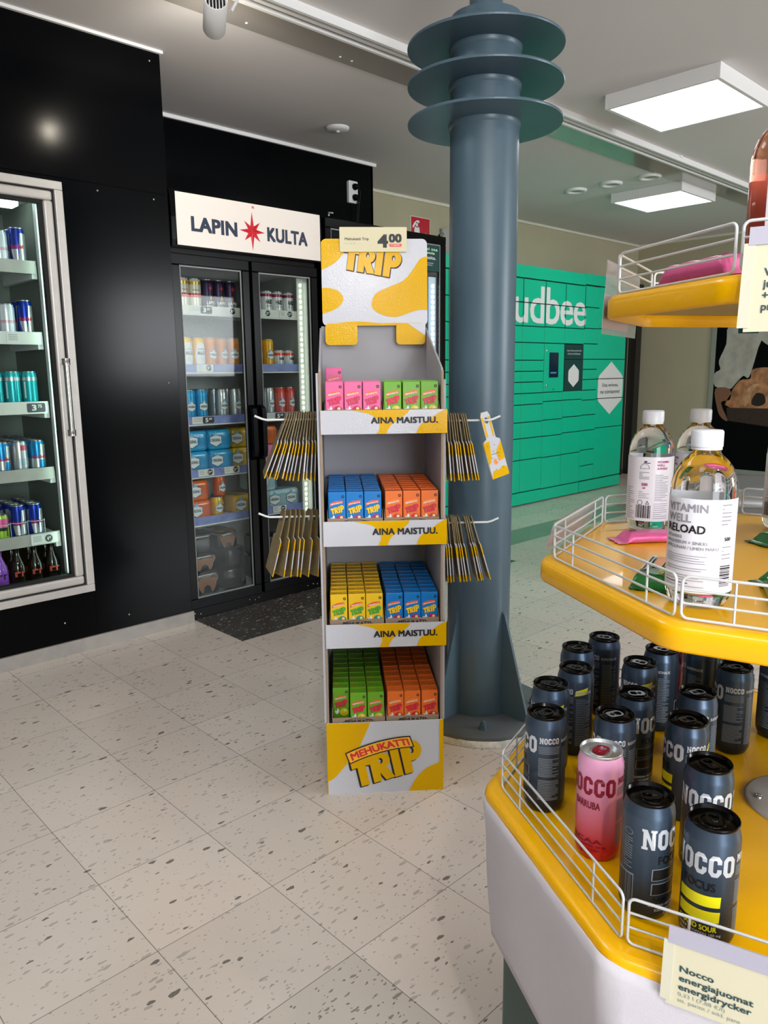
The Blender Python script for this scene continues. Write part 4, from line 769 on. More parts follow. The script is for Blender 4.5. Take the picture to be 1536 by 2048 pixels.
MB().flat(band(-0.1105, 0.0765, -0.0150, 0.0150), front(-0.0031)).build('printed_banner', mat('banner_yellow', 'f6b92e', 0.3), pl)
bw = subx(fit(text('MEHUKATTI', 0.035, 0.95), -0.103, 0.070, -0.011, 0.011), 0.006)
MB().flat(warp(bw, lambda x, z: (x-0.35*z, bandc(x)+z)), front(-0.0036)).build('printed_banner_text', RED, pl)
# side walls with the sloping wings, back wall, shelves
sidep = [(0.004, 0.222), (0.39, 0.222), (0.39, 1.38), (0.012, 1.25), (0.004, 1.22)]
for s_ in (-1, 1):
    x0, x1 = (-0.170, -0.165) if s_ < 0 else (0.165, 0.170)
    w = MB(); w.prism(sidep, x0, x1, lambda p, q, d: (d, p, q)); o = w.build('side_panel', CARDG, t)
    MB().box(min(x0, x1)-0.0006, max(x0, x1)+0.0006, 0.0025, 0.0045, 0.23, 1.245).build('cut_edge', KRAFT, o)
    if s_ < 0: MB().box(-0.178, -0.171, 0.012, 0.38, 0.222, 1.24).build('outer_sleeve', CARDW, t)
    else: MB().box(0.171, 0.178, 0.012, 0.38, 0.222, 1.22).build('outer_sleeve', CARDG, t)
MB().box(-0.165, 0.165, 0.384, 0.39, 0.222, 1.385).build('back_panel', CARDG, t)
MB().box(0.1645, 0.165, 0.36, 0.362, 0.23, 1.37).build('fold_line', CARDG, t)
SHZ = [1.098, 0.795, 0.498, 0.196]
for z in SHZ: MB().box(-0.164, 0.164, 0.006, 0.383, z-0.006, z).build('shelf', CARDG, t)
for n, (za, zb) in enumerate(((1.075, 1.140), (0.761, 0.832), (0.460, 0.531))):
    x0, x1 = -0.168, 0.180; h = zb-za; k_ = (x1-x0)
    s = MB().box(x0, x1, -0.006, -0.003, za, zb).box(x1-0.003, x1, -0.003, 0.03, za, zb).box(x0, x0+0.003, -0.003, 0.03, za, zb); st = s.build('shelf_strip', CARDW, t)
    q = lambda x, z: (x0+x*k_, za+z*h)
    w1 = smooth([q(.24, 1)+(0,), q(.70, 1)+(0,), q(.675, .82), q(.60, .55), q(.545, .3), q(.515, 0)+(0,), q(.44, 0)+(0,), q(.465, .3), q(.44, .62), q(.38, .84)], 5)
    w2 = smooth([q(.985, 1)+(0,), q(.93, .85), q(.86, .6), q(.785, .35), q(.755, 0)+(0,), (x1, za, 0), (x1, zb, 0)], 5)
    for sh_ in (w1, w2): MB().flat(shape([sh_]), front(-0.0066)).build('printed_wave', CARDY, st)
    MB().flat(fit(text('AINA MAISTUU.', 0.042, 1.0), *[v for v in (q(.395, 0)[0], q(.925, 0)[0], q(0, .43)[1], q(0, .70)[1])]), front(-0.0072)).build('printed_slogan', INK, st)
# header board, leaning slightly forward at the foot, with two printed flaps
HX0, HX1, HZ0, HZ1 = -0.160, 0.170, 1.385, 1.648
LEAN = 0.062
def hy_(y): return lambda p, q: (p, y+(q-HZ0)*LEAN, q)
hd = MB(); hp = rrect(HX0, HX1, HZ0, HZ1, 0.016, 4); hd.prism(hp, 0.362, 0.366, lambda p, q, d: (p, d+(q-HZ0)*LEAN, q)); h_ = hd.build('header_board', CARDW, t)
def hq(x, z): return (HX0+x*(HX1-HX0), HZ0+z*(HZ1-HZ0))
def hpoly(pts, n=5): return shape([smooth([hq(p[0], p[1])+tuple(p[2:]) for p in pts], n)])
yf = hy_(0.3612)
MB().flat(hpoly([(.0, .96, 0), (.015, .985, 0), (.04, 1, 0), (.255, 1, 0), (.22, .86), (.13, .73), (0, .645, 0)]), yf).build('printed_wave', CARDY, h_)
MB().flat(hpoly([(0, .435, 0), (.06, .44), (.16, .40), (.2, .30), (.13, .2), (0, .14, 0)]), yf).build('printed_wave', CARDY, h_)
MB().flat(hpoly([(1, .80, 0), (.93, .765), (.86, .64), (.77, .52), (.62, .44), (.50, .36), (.47, .22), (.56, .13), (.70, .10), (.83, .15), (.92, .18), (1, .18, 0)]), yf).build('printed_wave', CARDY, h_)
MB().flat(hpoly([(0.03, 0, 0), (0.15, .035), (.35, .05), (.55, .03), (.75, .03), (.9, .0, 0)]), yf).build('printed_wave', CARDY, h_)
for x0, x1, nm in ((HX0+0.008, HX0+0.108, 'flap'), (HX1-0.100, HX1-0.008, 'flap')):
    p = rrect(x0, x1, 1.326, 1.392, 0.012, 3); fl = MB().prism(p, 0.354, 0.358, lambda p, q, d: (p, d-0.006*(1.392-q)/0.066, q)); o = fl.build('header_flap', CARDY, t)
    if x0 > 0: MB().flat(([(x1-0.055, 1.391), (x1, 1.352), (x1, 1.391)], [(0, 1, 2)]), lambda p, q: (p, 0.3532-0.006*(1.392-q)/0.066, q)).build('printed_corner', CARDW, o)
ht = fit(trip(0, 0, 1, R(-9)), HX0+.215*(HX1-HX0), HX0+.755*(HX1-HX0), HZ0+.56*(HZ1-HZ0), HZ0+.93*(HZ1-HZ0))
SHD = mat('letter_shadow', '3a1f12', 0.5)
MB().flat(offs(ht, 0.003, -0.0035), hy_(0.3608)).flat(offs(ht, -0.0015, -0.003), hy_(0.3607)).build('printed_letter_shadow', SHD, h_)
MB().flat(ht, hy_(0.3603)).build('printed_letters', CARDY, h_)
# price card clipped on the header
t = thing('price_card', 'cream price card reading 4.00 clipped over the top of the juice display header', 'price card', D(0.002, 0.370, 1.608), DR)
MB().prism(rrect(-0.104, 0.104, 0, 0.073, 0.002, 2), -0.0015, 0.0, lambda p, q, d: (p, d, q)).build('card', CREAM, t); f_ = front(-0.002)
MB().flat(fit(text('Mehukatti Trip', 0.012), -0.088, -0.014, 0.032, 0.042), f_).build('product_name', INK, t)
MB().flat(fit(text('4 x 2 dl'), -0.088, -0.056, 0.023, 0.027), f_).build('small_print', INKL, t)
MB().flat(fit(text('4', 0.05), 0.013, 0.046, 0.012, 0.052), f_).flat(fit(text('00', 0.05), 0.048, 0.088, 0.027, 0.053), f_).build('price_digits', INK, t)
MB().flat(([(0.05, 0.015), (0.086, 0.015), (0.089, 0.0235), (0.05, 0.0235)], [(0, 1, 2, 3)]), f_).build('price_patch', RED, t)
MB().flat(fit(text('4 kpl/st', 0.02), 0.055, 0.082, 0.017, 0.0215), front(-0.0024)).build('price_patch_text', WHITE, t)
MB().box(-0.03, 0.03, 0.0, 0.014, 0.05, 0.0645).build('clip', CLEAR, t)
# juice trays and cartons
CW, CD, CH = 0.0485, 0.038, 0.115
def carton_proto(key, base, tx, bannerh, fruit, tip='e8d8a0', dark=False):
    B = mat('carton_'+key, base, 0.32, 0, 0, 8, spec=0.35)
    m = MB(); a = CW/2; e = 0.0018
    bm = bmesh.new(); bmesh.ops.create_cube(bm, size=1); bmesh.ops.scale(bm, vec=(CW, CD, CH), verts=bm.verts); bmesh.ops.translate(bm, vec=(0, CD/2, CH/2), verts=bm.verts)
    bmesh.ops.bevel(bm, geom=bm.edges[:], offset=e, segments=2, affect='EDGES', profile=0.6); bm.verts.index_update()
    m.add([v.co[:] for v in bm.verts], [tuple(v.index for v in f.verts) for f in bm.faces], 0); bm.free()
    fz = front(-0.0003)
    m.flat(trip_fit(-0.0185, 0.0195, 0.052, 0.078), front(-0.0005), 2); m.flat(offs(trip_fit(-0.0185, 0.0195, 0.052, 0.078), -0.0008, -0.0008), fz, 5)
    m.flat(shape([smooth([(-0.019, 0.074, 0), (-0.005, 0.081), (0.016, 0.084, 0), (0.0165, 0.091, 0), (-0.004, 0.0895), (-0.02, 0.082, 0)], 3)]), fz, 1)
    mt = subx(fit(text('MEHUKATTI', 0.03), -0.017, 0.0145, -0.0022, 0.0022), 0.006); m.flat(warp(mt, lambda x, z: (x, 0.0833+0.17*x-2.2*x*x+z)), front(-0.0006), 6)
    m.flat(disc(0.009, 0.038, 0.0125, 18), fz, 3); m.flat(disc(0.012, 0.043, 0.0042, 12), front(-0.0005), 4)
    m.flat(shape([smooth([(-0.012, 0.032), (-0.006, 0.040), (-0.010, 0.050), (-0.014, 0.042), (-0.019, 0.043), (-0.016, 0.034)], 3)]), fz, 6)
    m.flat(disc(0.0165, 0.102, 0.0042, 14), fz, 5); m.flat(disc(0.0165, 0.102, 0.0018, 8), front(-0.0005), 0)
    m.flat(rect(-0.020, -0.006, 0.008, 0.0115), top(CH+0.0003), 1); m.flat(rect(0.002, 0.009, 0.0085, 0.0105), top(CH+0.0003), 5); m.flat(rect(0.012, 0.02, 0.0085, 0.0105), top(CH+0.0003), 5); m.flat(rect(-0.020, -0.004, 0.014, 0.0152), top(CH+0.0003), 5)
    m.box(-a+0.002, a-0.002, CD-0.004, CD-0.0012, CH-0.0004, CH+0.0022, 0)
    return [B, mat('c_ban_'+bannerh, bannerh, 0.4), mat('c_txt_'+tx, tx, 0.4), mat('c_fr_'+fruit, fruit, 0.4), mat('c_tip', tip, 0.4), INK, LBL], m
TF = {}
def trip_fit(x0, x1, z0, z1):
    if 'b' not in TF: TF['b'] = trip(0, 0, 1, R(10))
    return fit(TF['b'], x0, x1, z0, z1)
FLAV = {'pink': ('e3669c', 'd81f55', 'e8682c', 'b81c48'), 'green': ('6aa823', 'd81f3f', 'e8682c', 'd8c81e'), 'blue': ('1077c4', 'f0c41a', 'e8582c', 'b42060'), 'orange': ('e8702a', 'd81f3a', 'f0892c', 'd0262c'), 'yellow': ('ecc01c', '4fa82e', 'e8582c', '2f8f86')}
JP = {}
for k, (a_, b_, c_, d_) in FLAV.items():
    ms, m = carton_proto(k, a_, b_, c_, d_); JP[k] = [m, ms, None]
def carton(key, a, b, z, label, rot=(0, 0, 0)):
    m, ms, o = JP[key]
    if o is None: o = m.build('juice_carton', ms); JP[key][2] = o
    else: o = o.copy(); C.objects.link(o)
    o.location = D(a, b, z); o.rotation_euler = (rot[0], rot[1], DR+rot[2]); tag(o, label, 'juice carton', 'juice cartons on the display'); return o
cname = {-1: 'left', 0: 'middle', 1: 'right'}; TRX = {'l': -0.0775, 'r': 0.0825}
for si, (kl, kr, nl, nr) in enumerate((('pink', 'green', 2, 3), ('blue', 'orange', 9, 9), ('yellow', 'blue', 9, 9), ('green', 'orange', 9, 9))):
    z = SHZ[si]
    for sd, key, n in (('l', kl, nl), ('r', kr, nr)):
        cx = TRX[sd]; side = 'left' if sd == 'l' else 'right'; shn = ['top', 'second', 'third', 'bottom'][si]
        tr_ = thing('carton_tray', 'brown board tray holding %s juice cartons, %s side of %s display shelf' % (key, side, shn), 'tray', D(cx, 0.008, z+0.0004), DR, 'board trays on the display')
        m = MB(); w = 0.078
        m.box(-w, w, 0.0, 0.372, 0, 0.0015).box(-w, w, 0.0, 0.0015, 0.0015, 0.043).box(-w, w, 0.3705, 0.372, 0.0015, 0.05)
        for s_ in (-1, 1): m.prism([(0.0015, 0.0015), (0.3705, 0.0015), (0.3705, 0.06), (0.12, 0.06), (0.02, 0.064), (0.0015, 0.043)], s_*w-(0.0015 if s_ > 0 else 0), s_*w+(0 if s_ > 0 else 0.0015), lambda p, q, d: (d, p, q))
        m.build('board', KRAFT, tr_)
        g = MB(); ov = [(0.052*cos(2*pi*k/40), 0.020+0.020*sin(2*pi*k/40)) for k in range(40)]; ov2 = [(x*0.975, 0.020+(z_-0.020)*0.95) for x, z_ in ov]
        g.flat(shape([ov, ov2]), front(-0.0005)); g.build('printed_oval', INK, tr_); MB().flat(fit(text('MEHUKATTI', 0.03), -0.04, 0.04, 0.0265, 0.036), front(-0.0005)).build('printed_name', INK, tr_)
        for c in (-1, 0, 1):
            for r in range(n):
                if si == 3 and sd == 'l' and c == -1 and r == 0: continue
                a = cx+c*0.0508+random.uniform(-.0007, .0007); b = 0.0125+r*0.0400+random.uniform(0, .0004)
                zz = z+0.0024
                lab = '%s juice carton, %s tray of %s shelf, %s column, %s row' % (key, side, shn, cname[c], ORD[r])
                carton(key, a, b, zz+(random.uniform(0, 0.0006)), lab, (0, 0, random.uniform(-.012, .012)))
carton('pink', TRX['l']-0.0508, 0.21, SHZ[0]+0.0024+CD+0.001, 'lone pink juice carton standing on a flat one at back of top shelf')
o = carton('pink', TRX['l']-0.0508, 0.19+CH-0.05, SHZ[0]+0.0024, 'pink juice carton lying flat under the lone standing one on top shelf', (R(90), 0, 0))
# hooks with hanging cards
for nm, s_, z, b in (('left', -1, 1.108, .15), ('left', -1, .820, .15), ('right', 1, 1.098, .15), ('right', 1, .790, .15)):
    x0 = 0.172*s_; x1 = 0.328*s_
    k = MB().tube([(x0, b, z), (x1, b, z), (x1+0.012*s_, b, z+0.003), (x1+0.033*s_, b, z+0.012)], 0.0032, 8)
    k.box(min(x0, x0+0.006*s_), max(x0, x0+0.006*s_), b-0.02, b+0.02, z-0.03, z+0.03); k.build('peg_hook', WHITEP, JD)
KB = mat('card_back', '7d6c48', 0.55, 0, 0.15, 40, coat=0.1)
def hang_proto():
    m = MB(); th = 0.0016
    # local: card in the y/z plane, +x is the printed side, origin at the hook hole
    neck = [(-0.016, 0.026), (-0.023, 0.014), (-0.024, -0.055), (-0.042, -0.062), (-0.042, -0.172), (0.042, -0.172), (0.042, -0.062), (0.024, -0.055), (0.023, 0.014), (0.016, 0.026)]
    hole = [(0.0095*cos(2*pi*k/12), 0.0095*sin(2*pi*k/12)) for k in range(12)]
    a = shape([neck, hole]); m.flat(a, lambda p, q: (th, p, q), 0); m.add([(-th, p[0], p[1]) for p in a[0]], [f[::-1] for f in a[1]], 1)
    N = len(neck)
    for i in range(N):
        p, q = neck[i], neck[(i+1) % N]; mi = 1 if min(p[1], q[1]) > -0.06 else 0
        if abs(p[0]-q[0]) < 1e-6 and p[1] < -0.05:
            for za, zb, mi in ((0.0, 0.3, 2), (0.3, 0.8, 0), (0.8, 1.0, 2)):
                lerp = lambda u: p[1]+(q[1]-p[1])*u if p[1] > q[1] else q[1]+(p[1]-q[1])*u
                m.add([(th, p[0], lerp(za)), (-th, p[0], lerp(za)), (-th, p[0], lerp(zb)), (th, p[0], lerp(zb))], [(0, 1, 2, 3)], mi)
        else: m.add([(th, *p), (-th, *p), (-th, *q), (th, *q)], [(0, 1, 2, 3)], mi)
    Y = lambda p, q: (th+0.0004, p, q)
    m.flat(shape([smooth([(-0.042, -0.062, 0), (-0.012, -0.062, 0), (-0.018, -0.09), (-0.028, -0.12), (-0.042, -0.13, 0)], 4)]), Y, 2)
    m.flat(shape([smooth([(0.042, -0.07, 0), (0.02, -0.085), (0.006, -0.10), (0.016, -0.125), (0.042, -0.12, 0)], 4)]), Y, 2)
    m.flat(shape([smooth([(-0.042, -0.172, 0), (-0.03, -0.15), (0.0, -0.15), (0.02, -0.142), (0.042, -0.15, 0), (0.042, -0.172, 0)], 4)]), Y, 2)
    m.flat(rect(-0.02, -0.012, -0.05, 0.01), Y, 2); m.flat(rect(0.012, 0.02, -0.05, 0.01), Y, 2)
    m.flat(disc(-0.008, -0.125, 0.009, 14), Y, 3); m.flat(disc(0.014, -0.12, 0.006, 12), lambda p, q: (th+0.0007, p, q), 3)
    for k in range(9): m.flat(disc(-0.028+0.0071*k, -0.075-0.018*((k*7) % 5), 0.0016, 6), lambda p, q: (th+0.0008, p, q), 4)
    m.flat(rect(-0.02, 0.022, -0.102, -0.1008), lambda p, q: (th+0.0008, p, q), 4)
    return m.build('hang_card', [CARDW, KB, CARDY, ORANGE, INK])
hp_ = [None]
def hang(a, b, z, tilt, yaw, side, label, g, roll=0.0):
    if hp_[0] is None: o = hp_[0] = hang_proto()
    else: o = hp_[0].copy(); C.objects.link(o)
    o.location = D(a, b, z)
    m = Matrix.Rotation(DR, 3, 'Z') @ Matrix.Rotation(yaw, 3, 'Z') @ Matrix.Rotation(tilt, 3, 'Y') @ Matrix.Rotation(roll, 3, 'X')
    o.rotation_euler = m.to_euler(); tag(o, label, 'hanging card', g)
def cards(side, z, xs, tilts, yaws, nm, b=0.15):
    n = len(xs)
    for k in range(n):
        lab = '%s-side hanging juice card on %s peg hook, %s from the hook tip' % ('left' if side < 0 else 'right', nm, ORD[n-1-k])
        hang(side*xs[k], b, z-(0.004 if abs(yaws[k]) < 0.5 else 0.0015), tilts[k], yaws[k], side, lab, 'cards on the %s %s peg hook' % (nm, 'left' if side < 0 else 'right'), random.uniform(-.15, .15))
def lsp(a, b, n): return [a+(b-a)*k/(n-1) for k in range(n)]
j = lambda v, e: v+random.uniform(-e, e)
cards(-1, 1.108, lsp(0.188, 0.276, 13), [j(v, .008) for v in lsp(0.05, 0.38, 13)], [j(v, .03) for v in lsp(0.16, 0.2, 13)], 'upper')
cards(-1, 0.820, [.196, .212, .236, .248, .260, .276, .292], [j(v, .01) for v in lsp(0.12, 0.24, 7)], [j(v, .02) for v in lsp(0.46, 0.36, 7)], 'lower')
cards(1, 1.098, [.184, .190, .197, .206, .213, .220, .227, .235, .246, .252, .258, .318], [-v for v in (.02, .035, .06, .09, .1, .12, .13, .15, .18, .19, .20, .26)], [0, 0, 0, 0, 0, 0, 0, 0, 0, 0, 0, -.85], 'upper')
cards(1, 0.790, [.184, .189, .194, .199, .206, .217, .222, .227, .232, .241, .259, .265, .271, .282], [-v for v in (.02, .035, .05, .065, .09, .12, .13, .14, .15, .18, .20, .215, .23, .27)], [0]*14, 'lower')
# ================================================================== YELLOW TIERED STAND
RC = (0.600, 0.995); RA = R(15)+PH
def K(x, y, z=0): return W(x, y, z)
t = thing('tiered_stand', 'yellow three tier octagonal display stand with white wire guards and a cloth skirt', 'display stand', K(*RC), RA); TS = t
def octa(ap, r=0.05, seg=6):
    Rr = ap/cos(pi/8); out = []
    for k in range(8):
        a = R(22.5+45*k); c = (Rr*cos(a), Rr*sin(a)); d = (Rr-r/cos(pi/8)); cc = (d*cos(a), d*sin(a))
        for q in range(seg+1):
            b = a-pi/8+pi/4*q/seg; out.append((cc[0]+r*cos(b), cc[1]+r*sin(b)))
    return out
TIERS = [(0.622, 0.424), (0.98, 0.356), (1.338, 0.284)]
GA = [0.398, 0.337, 0.270]
for (z, ap), ga, nm in zip(TIERS, GA, ('low', 'mid', 'top')):
    m = MB(); P = octa(ap); N = len(P); lv = [(0.985, z-0.003), (0.995, z), (0.0, 0)]
    prof = [(-0.012, z), (-0.005, z-0.001), (-0.001, z-0.005), (0.0, z-0.009), (0.0, z-0.027), (-0.002, z-0.03), (-0.006, z-0.03), (-0.006, z-0.012)]
    vs_ = []
    for o_, zz in prof:
        for x, y in P: l = math.hypot(x, y); vs_.append((x*(l+o_)/l, y*(l+o_)/l, zz))
    m.add(vs_, [(i*N+(k+1) % N, i*N+k, (i+1)*N+k, (i+1)*N+(k+1) % N) for i in range(len(prof)-1) for k in range(N)], 0, True)
    m.add(vs_[:N], [tuple(range(N))]); m.add(vs_[-N:], [tuple(range(N-1, -1, -1))], 1); m.build('tier_tray', [YEL, mat('tray_underside_shade', '9b8a4e', 0.7, 0, 0.05, 10)], t)  # shade under the trays is painted in as a duller mustard
    s2 = 2*ga*math.tan(pi/8); L = s2/2-0.004; hgt = {'low': 0.055, 'mid': 0.046, 'top': 0.05}[nm]; rw = 0.0017
    for k in range(8):
        a = R(45*k); g = MB(); nx, ny = cos(a), sin(a); tx, ty = -ny, nx
        fn = lambda q, zz: (nx*ga+tx*q, ny*ga+ty*q, z+rw+0.0004+zz)
        g.tube([fn(*p) for p in rrect(-L, L, 0, hgt, 0.007, 4)], rw, 8, True)
        for f in (0.36, 0.68): g.tube([fn(-L, hgt*f), fn(L, hgt*f)], rw*0.85, 6)
        for q in ((-0.62, 0.62) if nm != 'top' else ()): g.tube([fn(L*q, 0), fn(L*q, hgt)], rw*0.85, 6)
        g.build('wire_guard', WIRE, t)
MB().lathe([(0.022, 0.3), (0.022, 1.5)], 24).build('centre_pole', STEEL, t)
for z, fr in ((0.6225, 0.078), (0.9805, 0.034)): 
    MB().lathe([(fr, z), (fr, z+0.003), (fr-0.004, z+0.004), (0.0221, z+0.004)], 40, caps=False).build('pole_flange', ALU, t)
for a in (150, 210, 270): MB().lathe([(0.006, 0), (0.006, 0.003), (0.003, 0.004), (0, 0.003)], 10, c=(0.06*cos(R(a)), 0.06*sin(R(a)), 0.6265)).build('flange_screw', CHROME, t)
# cloth skirt hanging from the lowest tray, dark green base below
m = MB(); P = octa(0.428, 0.055, 8); N = len(P); M = N*3; vs_ = []; rows = 16
P2 = []
for i in range(N):
    for q in range(3): P2.append((P[i][0]+(P[(i+1) % N][0]-P[i][0])*q/3, P[i][1]+(P[(i+1) % N][1]-P[i][1])*q/3))
for r_ in range(rows+1):
    f = r_/rows
    for i, (x, y) in enumerate(P2):
        th = math.atan2(y, x); l = math.hypot(x, y)
        w = (0.010*sin(9*th+0.7)+0.006*sin(17*th+2.1)+0.004*sin(29*th))*f**0.7+0.0015*sin(40*th+5*f)
        hem = 0.385+0.012*sin(5*th+1)+0.006*sin(13*th)
        topz = 0.611+0.0025*sin(11*th)-0.002*sin(23*th)
        zz = topz+(hem-topz)*f
        ll = l*(1-0.03*max(0, f-0.1))+w+(-0.002 if r_ == 0 else 0.0)
        vs_.append((x*ll/l, y*ll/l, zz))
M = len(P2)
m.add(vs_, [(i*M+(k+1) % M, i*M+k, (i+1)*M+k, (i+1)*M+(k+1) % M) for i in range(rows) for k in range(M)], 0, True)
o = m.build('cloth_skirt', CLOTH, t); sd = o.modifiers.new('thick', 'SOLIDIFY'); sd.thickness = 0.002; sd.offset = -1
m = MB(); m.prism(octa(0.392, 0.03), 0.0, 0.585, lambda p, q, d: (p, q, d)); m.build('base_drum', DKGREEN, t)
# clear price strips clipped on the guards, and the two price signs
def side_pt(ga, k, q, z, out=0.0):
    a = R(45*k)+R(15); return K(RC[0]+cos(a)*(ga+out)-sin(a)*q, RC[1]+sin(a)*(ga+out)+cos(a)*q, z)
FROST = mat('frosted_strip', 'e9e2e6', 0.12, trans=0.8, ior=1.05)
def strip(ga, k, q0, q1, z, h, out, label):
    t = thing('price_strip', label, 'price strip', side_pt(ga, k, (q0+q1)/2, z, 0.0045), R(45*k)+R(15)+PH+pi/2, 'clear price strips on the tiered stand')
    w = abs(q1-q0)/2
    m = MB(); m.prism([(-w, -h), (w, -h), (w, 0), (-w, 0)], -0.001, 0.0, lambda p, q, d: (p, -0.001+d+q/h*out, q)); m.build('clear_sleeve', FROST, t)
    m = MB(); m.prism([(-w*0.5, -h*0.92), (w*0.98, -h*0.92), (w*0.98, -h*0.45), (-w*0.5, -h*0.45)], -0.0003, 0.0, lambda p, q, d: (p, -0.0026+d+q/h*out, q)); m.build('paper_insert', CREAMW, t)
strip(GA[1], 3, -0.125, 0.118, 0.980+0.048, 0.044, 0.012, 'clear plastic price strip on the far left guard of the middle tier')
strip(GA[2]+0.011, 3, -0.105, 0.10, 1.338+0.048, 0.096, 0.004, 'clear plastic price strip hanging over the left rim of top tier')
def price_sign(ga, k, q, z, rz, label, lines, w, h, fs, fine=(), lean=0.22, out=0.006, wx=1.0):
    t = thing('price_sign', label, 'price sign', side_pt(ga, k, q, z, out), R(45*k)+R(15)+PH+pi/2+rz, None)
    fn = lambda off: (lambda p, zz: (p, -0.002-off+(zz)*lean, zz))
    m = MB(); m.prism([(0, -h), (w, -h), (w, 0), (0, 0)], 0, 0.0012, lambda p, q_, d: fn(-d)(p, q_)); m.build('card', mat('sign_card', 'cbc6ad', 0.45), t)
    m = MB(); m.prism([(-0.002, -0.002), (w, -0.002), (w, 0.016), (-0.002, 0.016)], 0, 0.002, lambda p, q_, d: fn(-d+0.0015)(p, q_)); m.build('holder_rail', mat('holder_lilac', 'aaa7b8', 0.35), t)
    m = MB(); m.prism([(-0.006, -h+0.004), (0.004, -h+0.004), (0.004, 0.0), (-0.006, 0.0)], 0, 0.002, lambda p, q_, d: fn(-d+0.001)(p, q_)); m.build('holder_edge', mat('holder_edge', 'c9c6b4', 0.4), t)
    m = MB()
    for i, (s_, hh, zz) in enumerate(lines): m.flat(warp(fith(text(s_, 0.022), hh, fs, zz), lambda x, y: (fs+(x-fs)*wx, y)), fn(0.0006))
    m.build('sign_text', TEALINK, t)
    if fine:
        m = MB()
        for s_, hh, zz in fine: m.flat(warp(fith(text(s_), hh, fs, zz), lambda x, y: (fs+(x-fs)*wx, y)), fn(0.0006))
        m.build('fine_text', mat('fine_grey', '8e9a94', 0.5), t)
    return t
price_sign(GA[0]+0.006, 5, -0.113, 0.669, 0.0, 'cream price sign for energy drinks clipped on the lowest tier guard', [('Nocco', 0.0066, -0.0295), ('energiajuomat', 0.0066, -0.0393), ('energidrycker', 0.0066, -0.0487)], 0.15, 0.068, 0.011, [('0,33 l (7,88 €/l)', 0.004, -0.0555), ('sis. pantit / inkl. pant', 0.004, -0.0618)], 0.10, 0.022, 1.3)
price_sign(GA[2]+0.004, 5, -0.099, 1.366, 0.0, 'cream price sign on the top tier guard, cut by picture edge', [('Vitamin Well', 0.0078, -0.033), ('juomat', 0.0078, -0.0445), ('+ Barebells', 0.0078, -0.056), ('proteiini', 0.0078, -0.067)], 0.16, 0.088, 0.0145)
# energy drink cans on the lowest tier
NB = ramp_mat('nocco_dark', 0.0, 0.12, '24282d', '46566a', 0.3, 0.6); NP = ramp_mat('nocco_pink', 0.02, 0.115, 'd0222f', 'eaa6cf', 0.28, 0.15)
NLID = mat('nocco_lid', '121213', 0.2, 0.7); NTAB = mat('nocco_tab', '2a2a2b', 0.2, 0.8); NRED = mat('nocco_red_tab', 'c01840', 0.25, 0.8); NLW = mat('nocco_logo', 'c6ccd4', 0.3, 0.3); NLD = mat('nocco_dark_ink', '0c0d10', 0.4); NYE = mat('nocco_yellow', 'dcd414', 0.35); NMR = mat('nocco_maroon', '8a1030', 0.4); NGR = mat('nocco_print_grey', '78828c', 0.4)
def blk(w=0.74, h=1.0, st=0.26, c=0.2): # octagonal block letter O
    o = [(c, 0), (w-c, 0), (w, c), (w, h-c), (w-c, h), (c, h), (0, h-c), (0, c)]; d = c*0.6
    i = [(st+d*.4, st*.8), (w-st-d*.4, st*.8), (w-st, st*.8+d*.5), (w-st, h-st*.8-d*.5), (w-st-d*.4, h-st*.8), (st+d*.4, h-st*.8), (st, h-st*.8-d*.5), (st, st*.8+d*.5)]
    return o, i
o_, i_ = blk(); BO = shape([o_, i_])
BC = shape([[(.2, 0), (.54, 0), (.74, .2), (.74, .38), (.48, .38), (.48, .26), (.42, .2), (.32, .2), (.26, .26), (.26, .74), (.32, .8), (.42, .8), (.48, .74), (.48, .62), (.74, .62), (.74, .8), (.54, 1), (.2, 1), (0, .8), (0, .2)]])
BN = shape([[(0, 0), (.38, 0), (.38, .13), (.3, .13), (.3, .6), (.62, 0), (.84, 0), (.84, .87), (.92, .87), (.92, 1), (.54, 1), (.54, .87), (.62, .87), (.62, .42), (.32, 1), (0, 1), (0, .87), (.08, .87), (.08, .13), (0, .13)]])
def nocco(): 
    out = []; x = 0
    for g, w in ((BN, 1.0), (BO, .84), (BC, .84), (BC, .84), (BO, .84)): out.append(warp(g, lambda p, q: (p+x, q))); x += w
    return merge(*out)
NO = nocco(); RN = 0.029
def para(x0, x1, z0, z1, pitch=0.0024, th=0.0011, seed=1):
    rr = random.Random(seed); out = []; z = z1
    while z > z0:
        out.append(rect(x0, x1-rr.choice((0, 0, 0, .004, .01)), z-th, z)); z -= pitch
    return merge(*out)
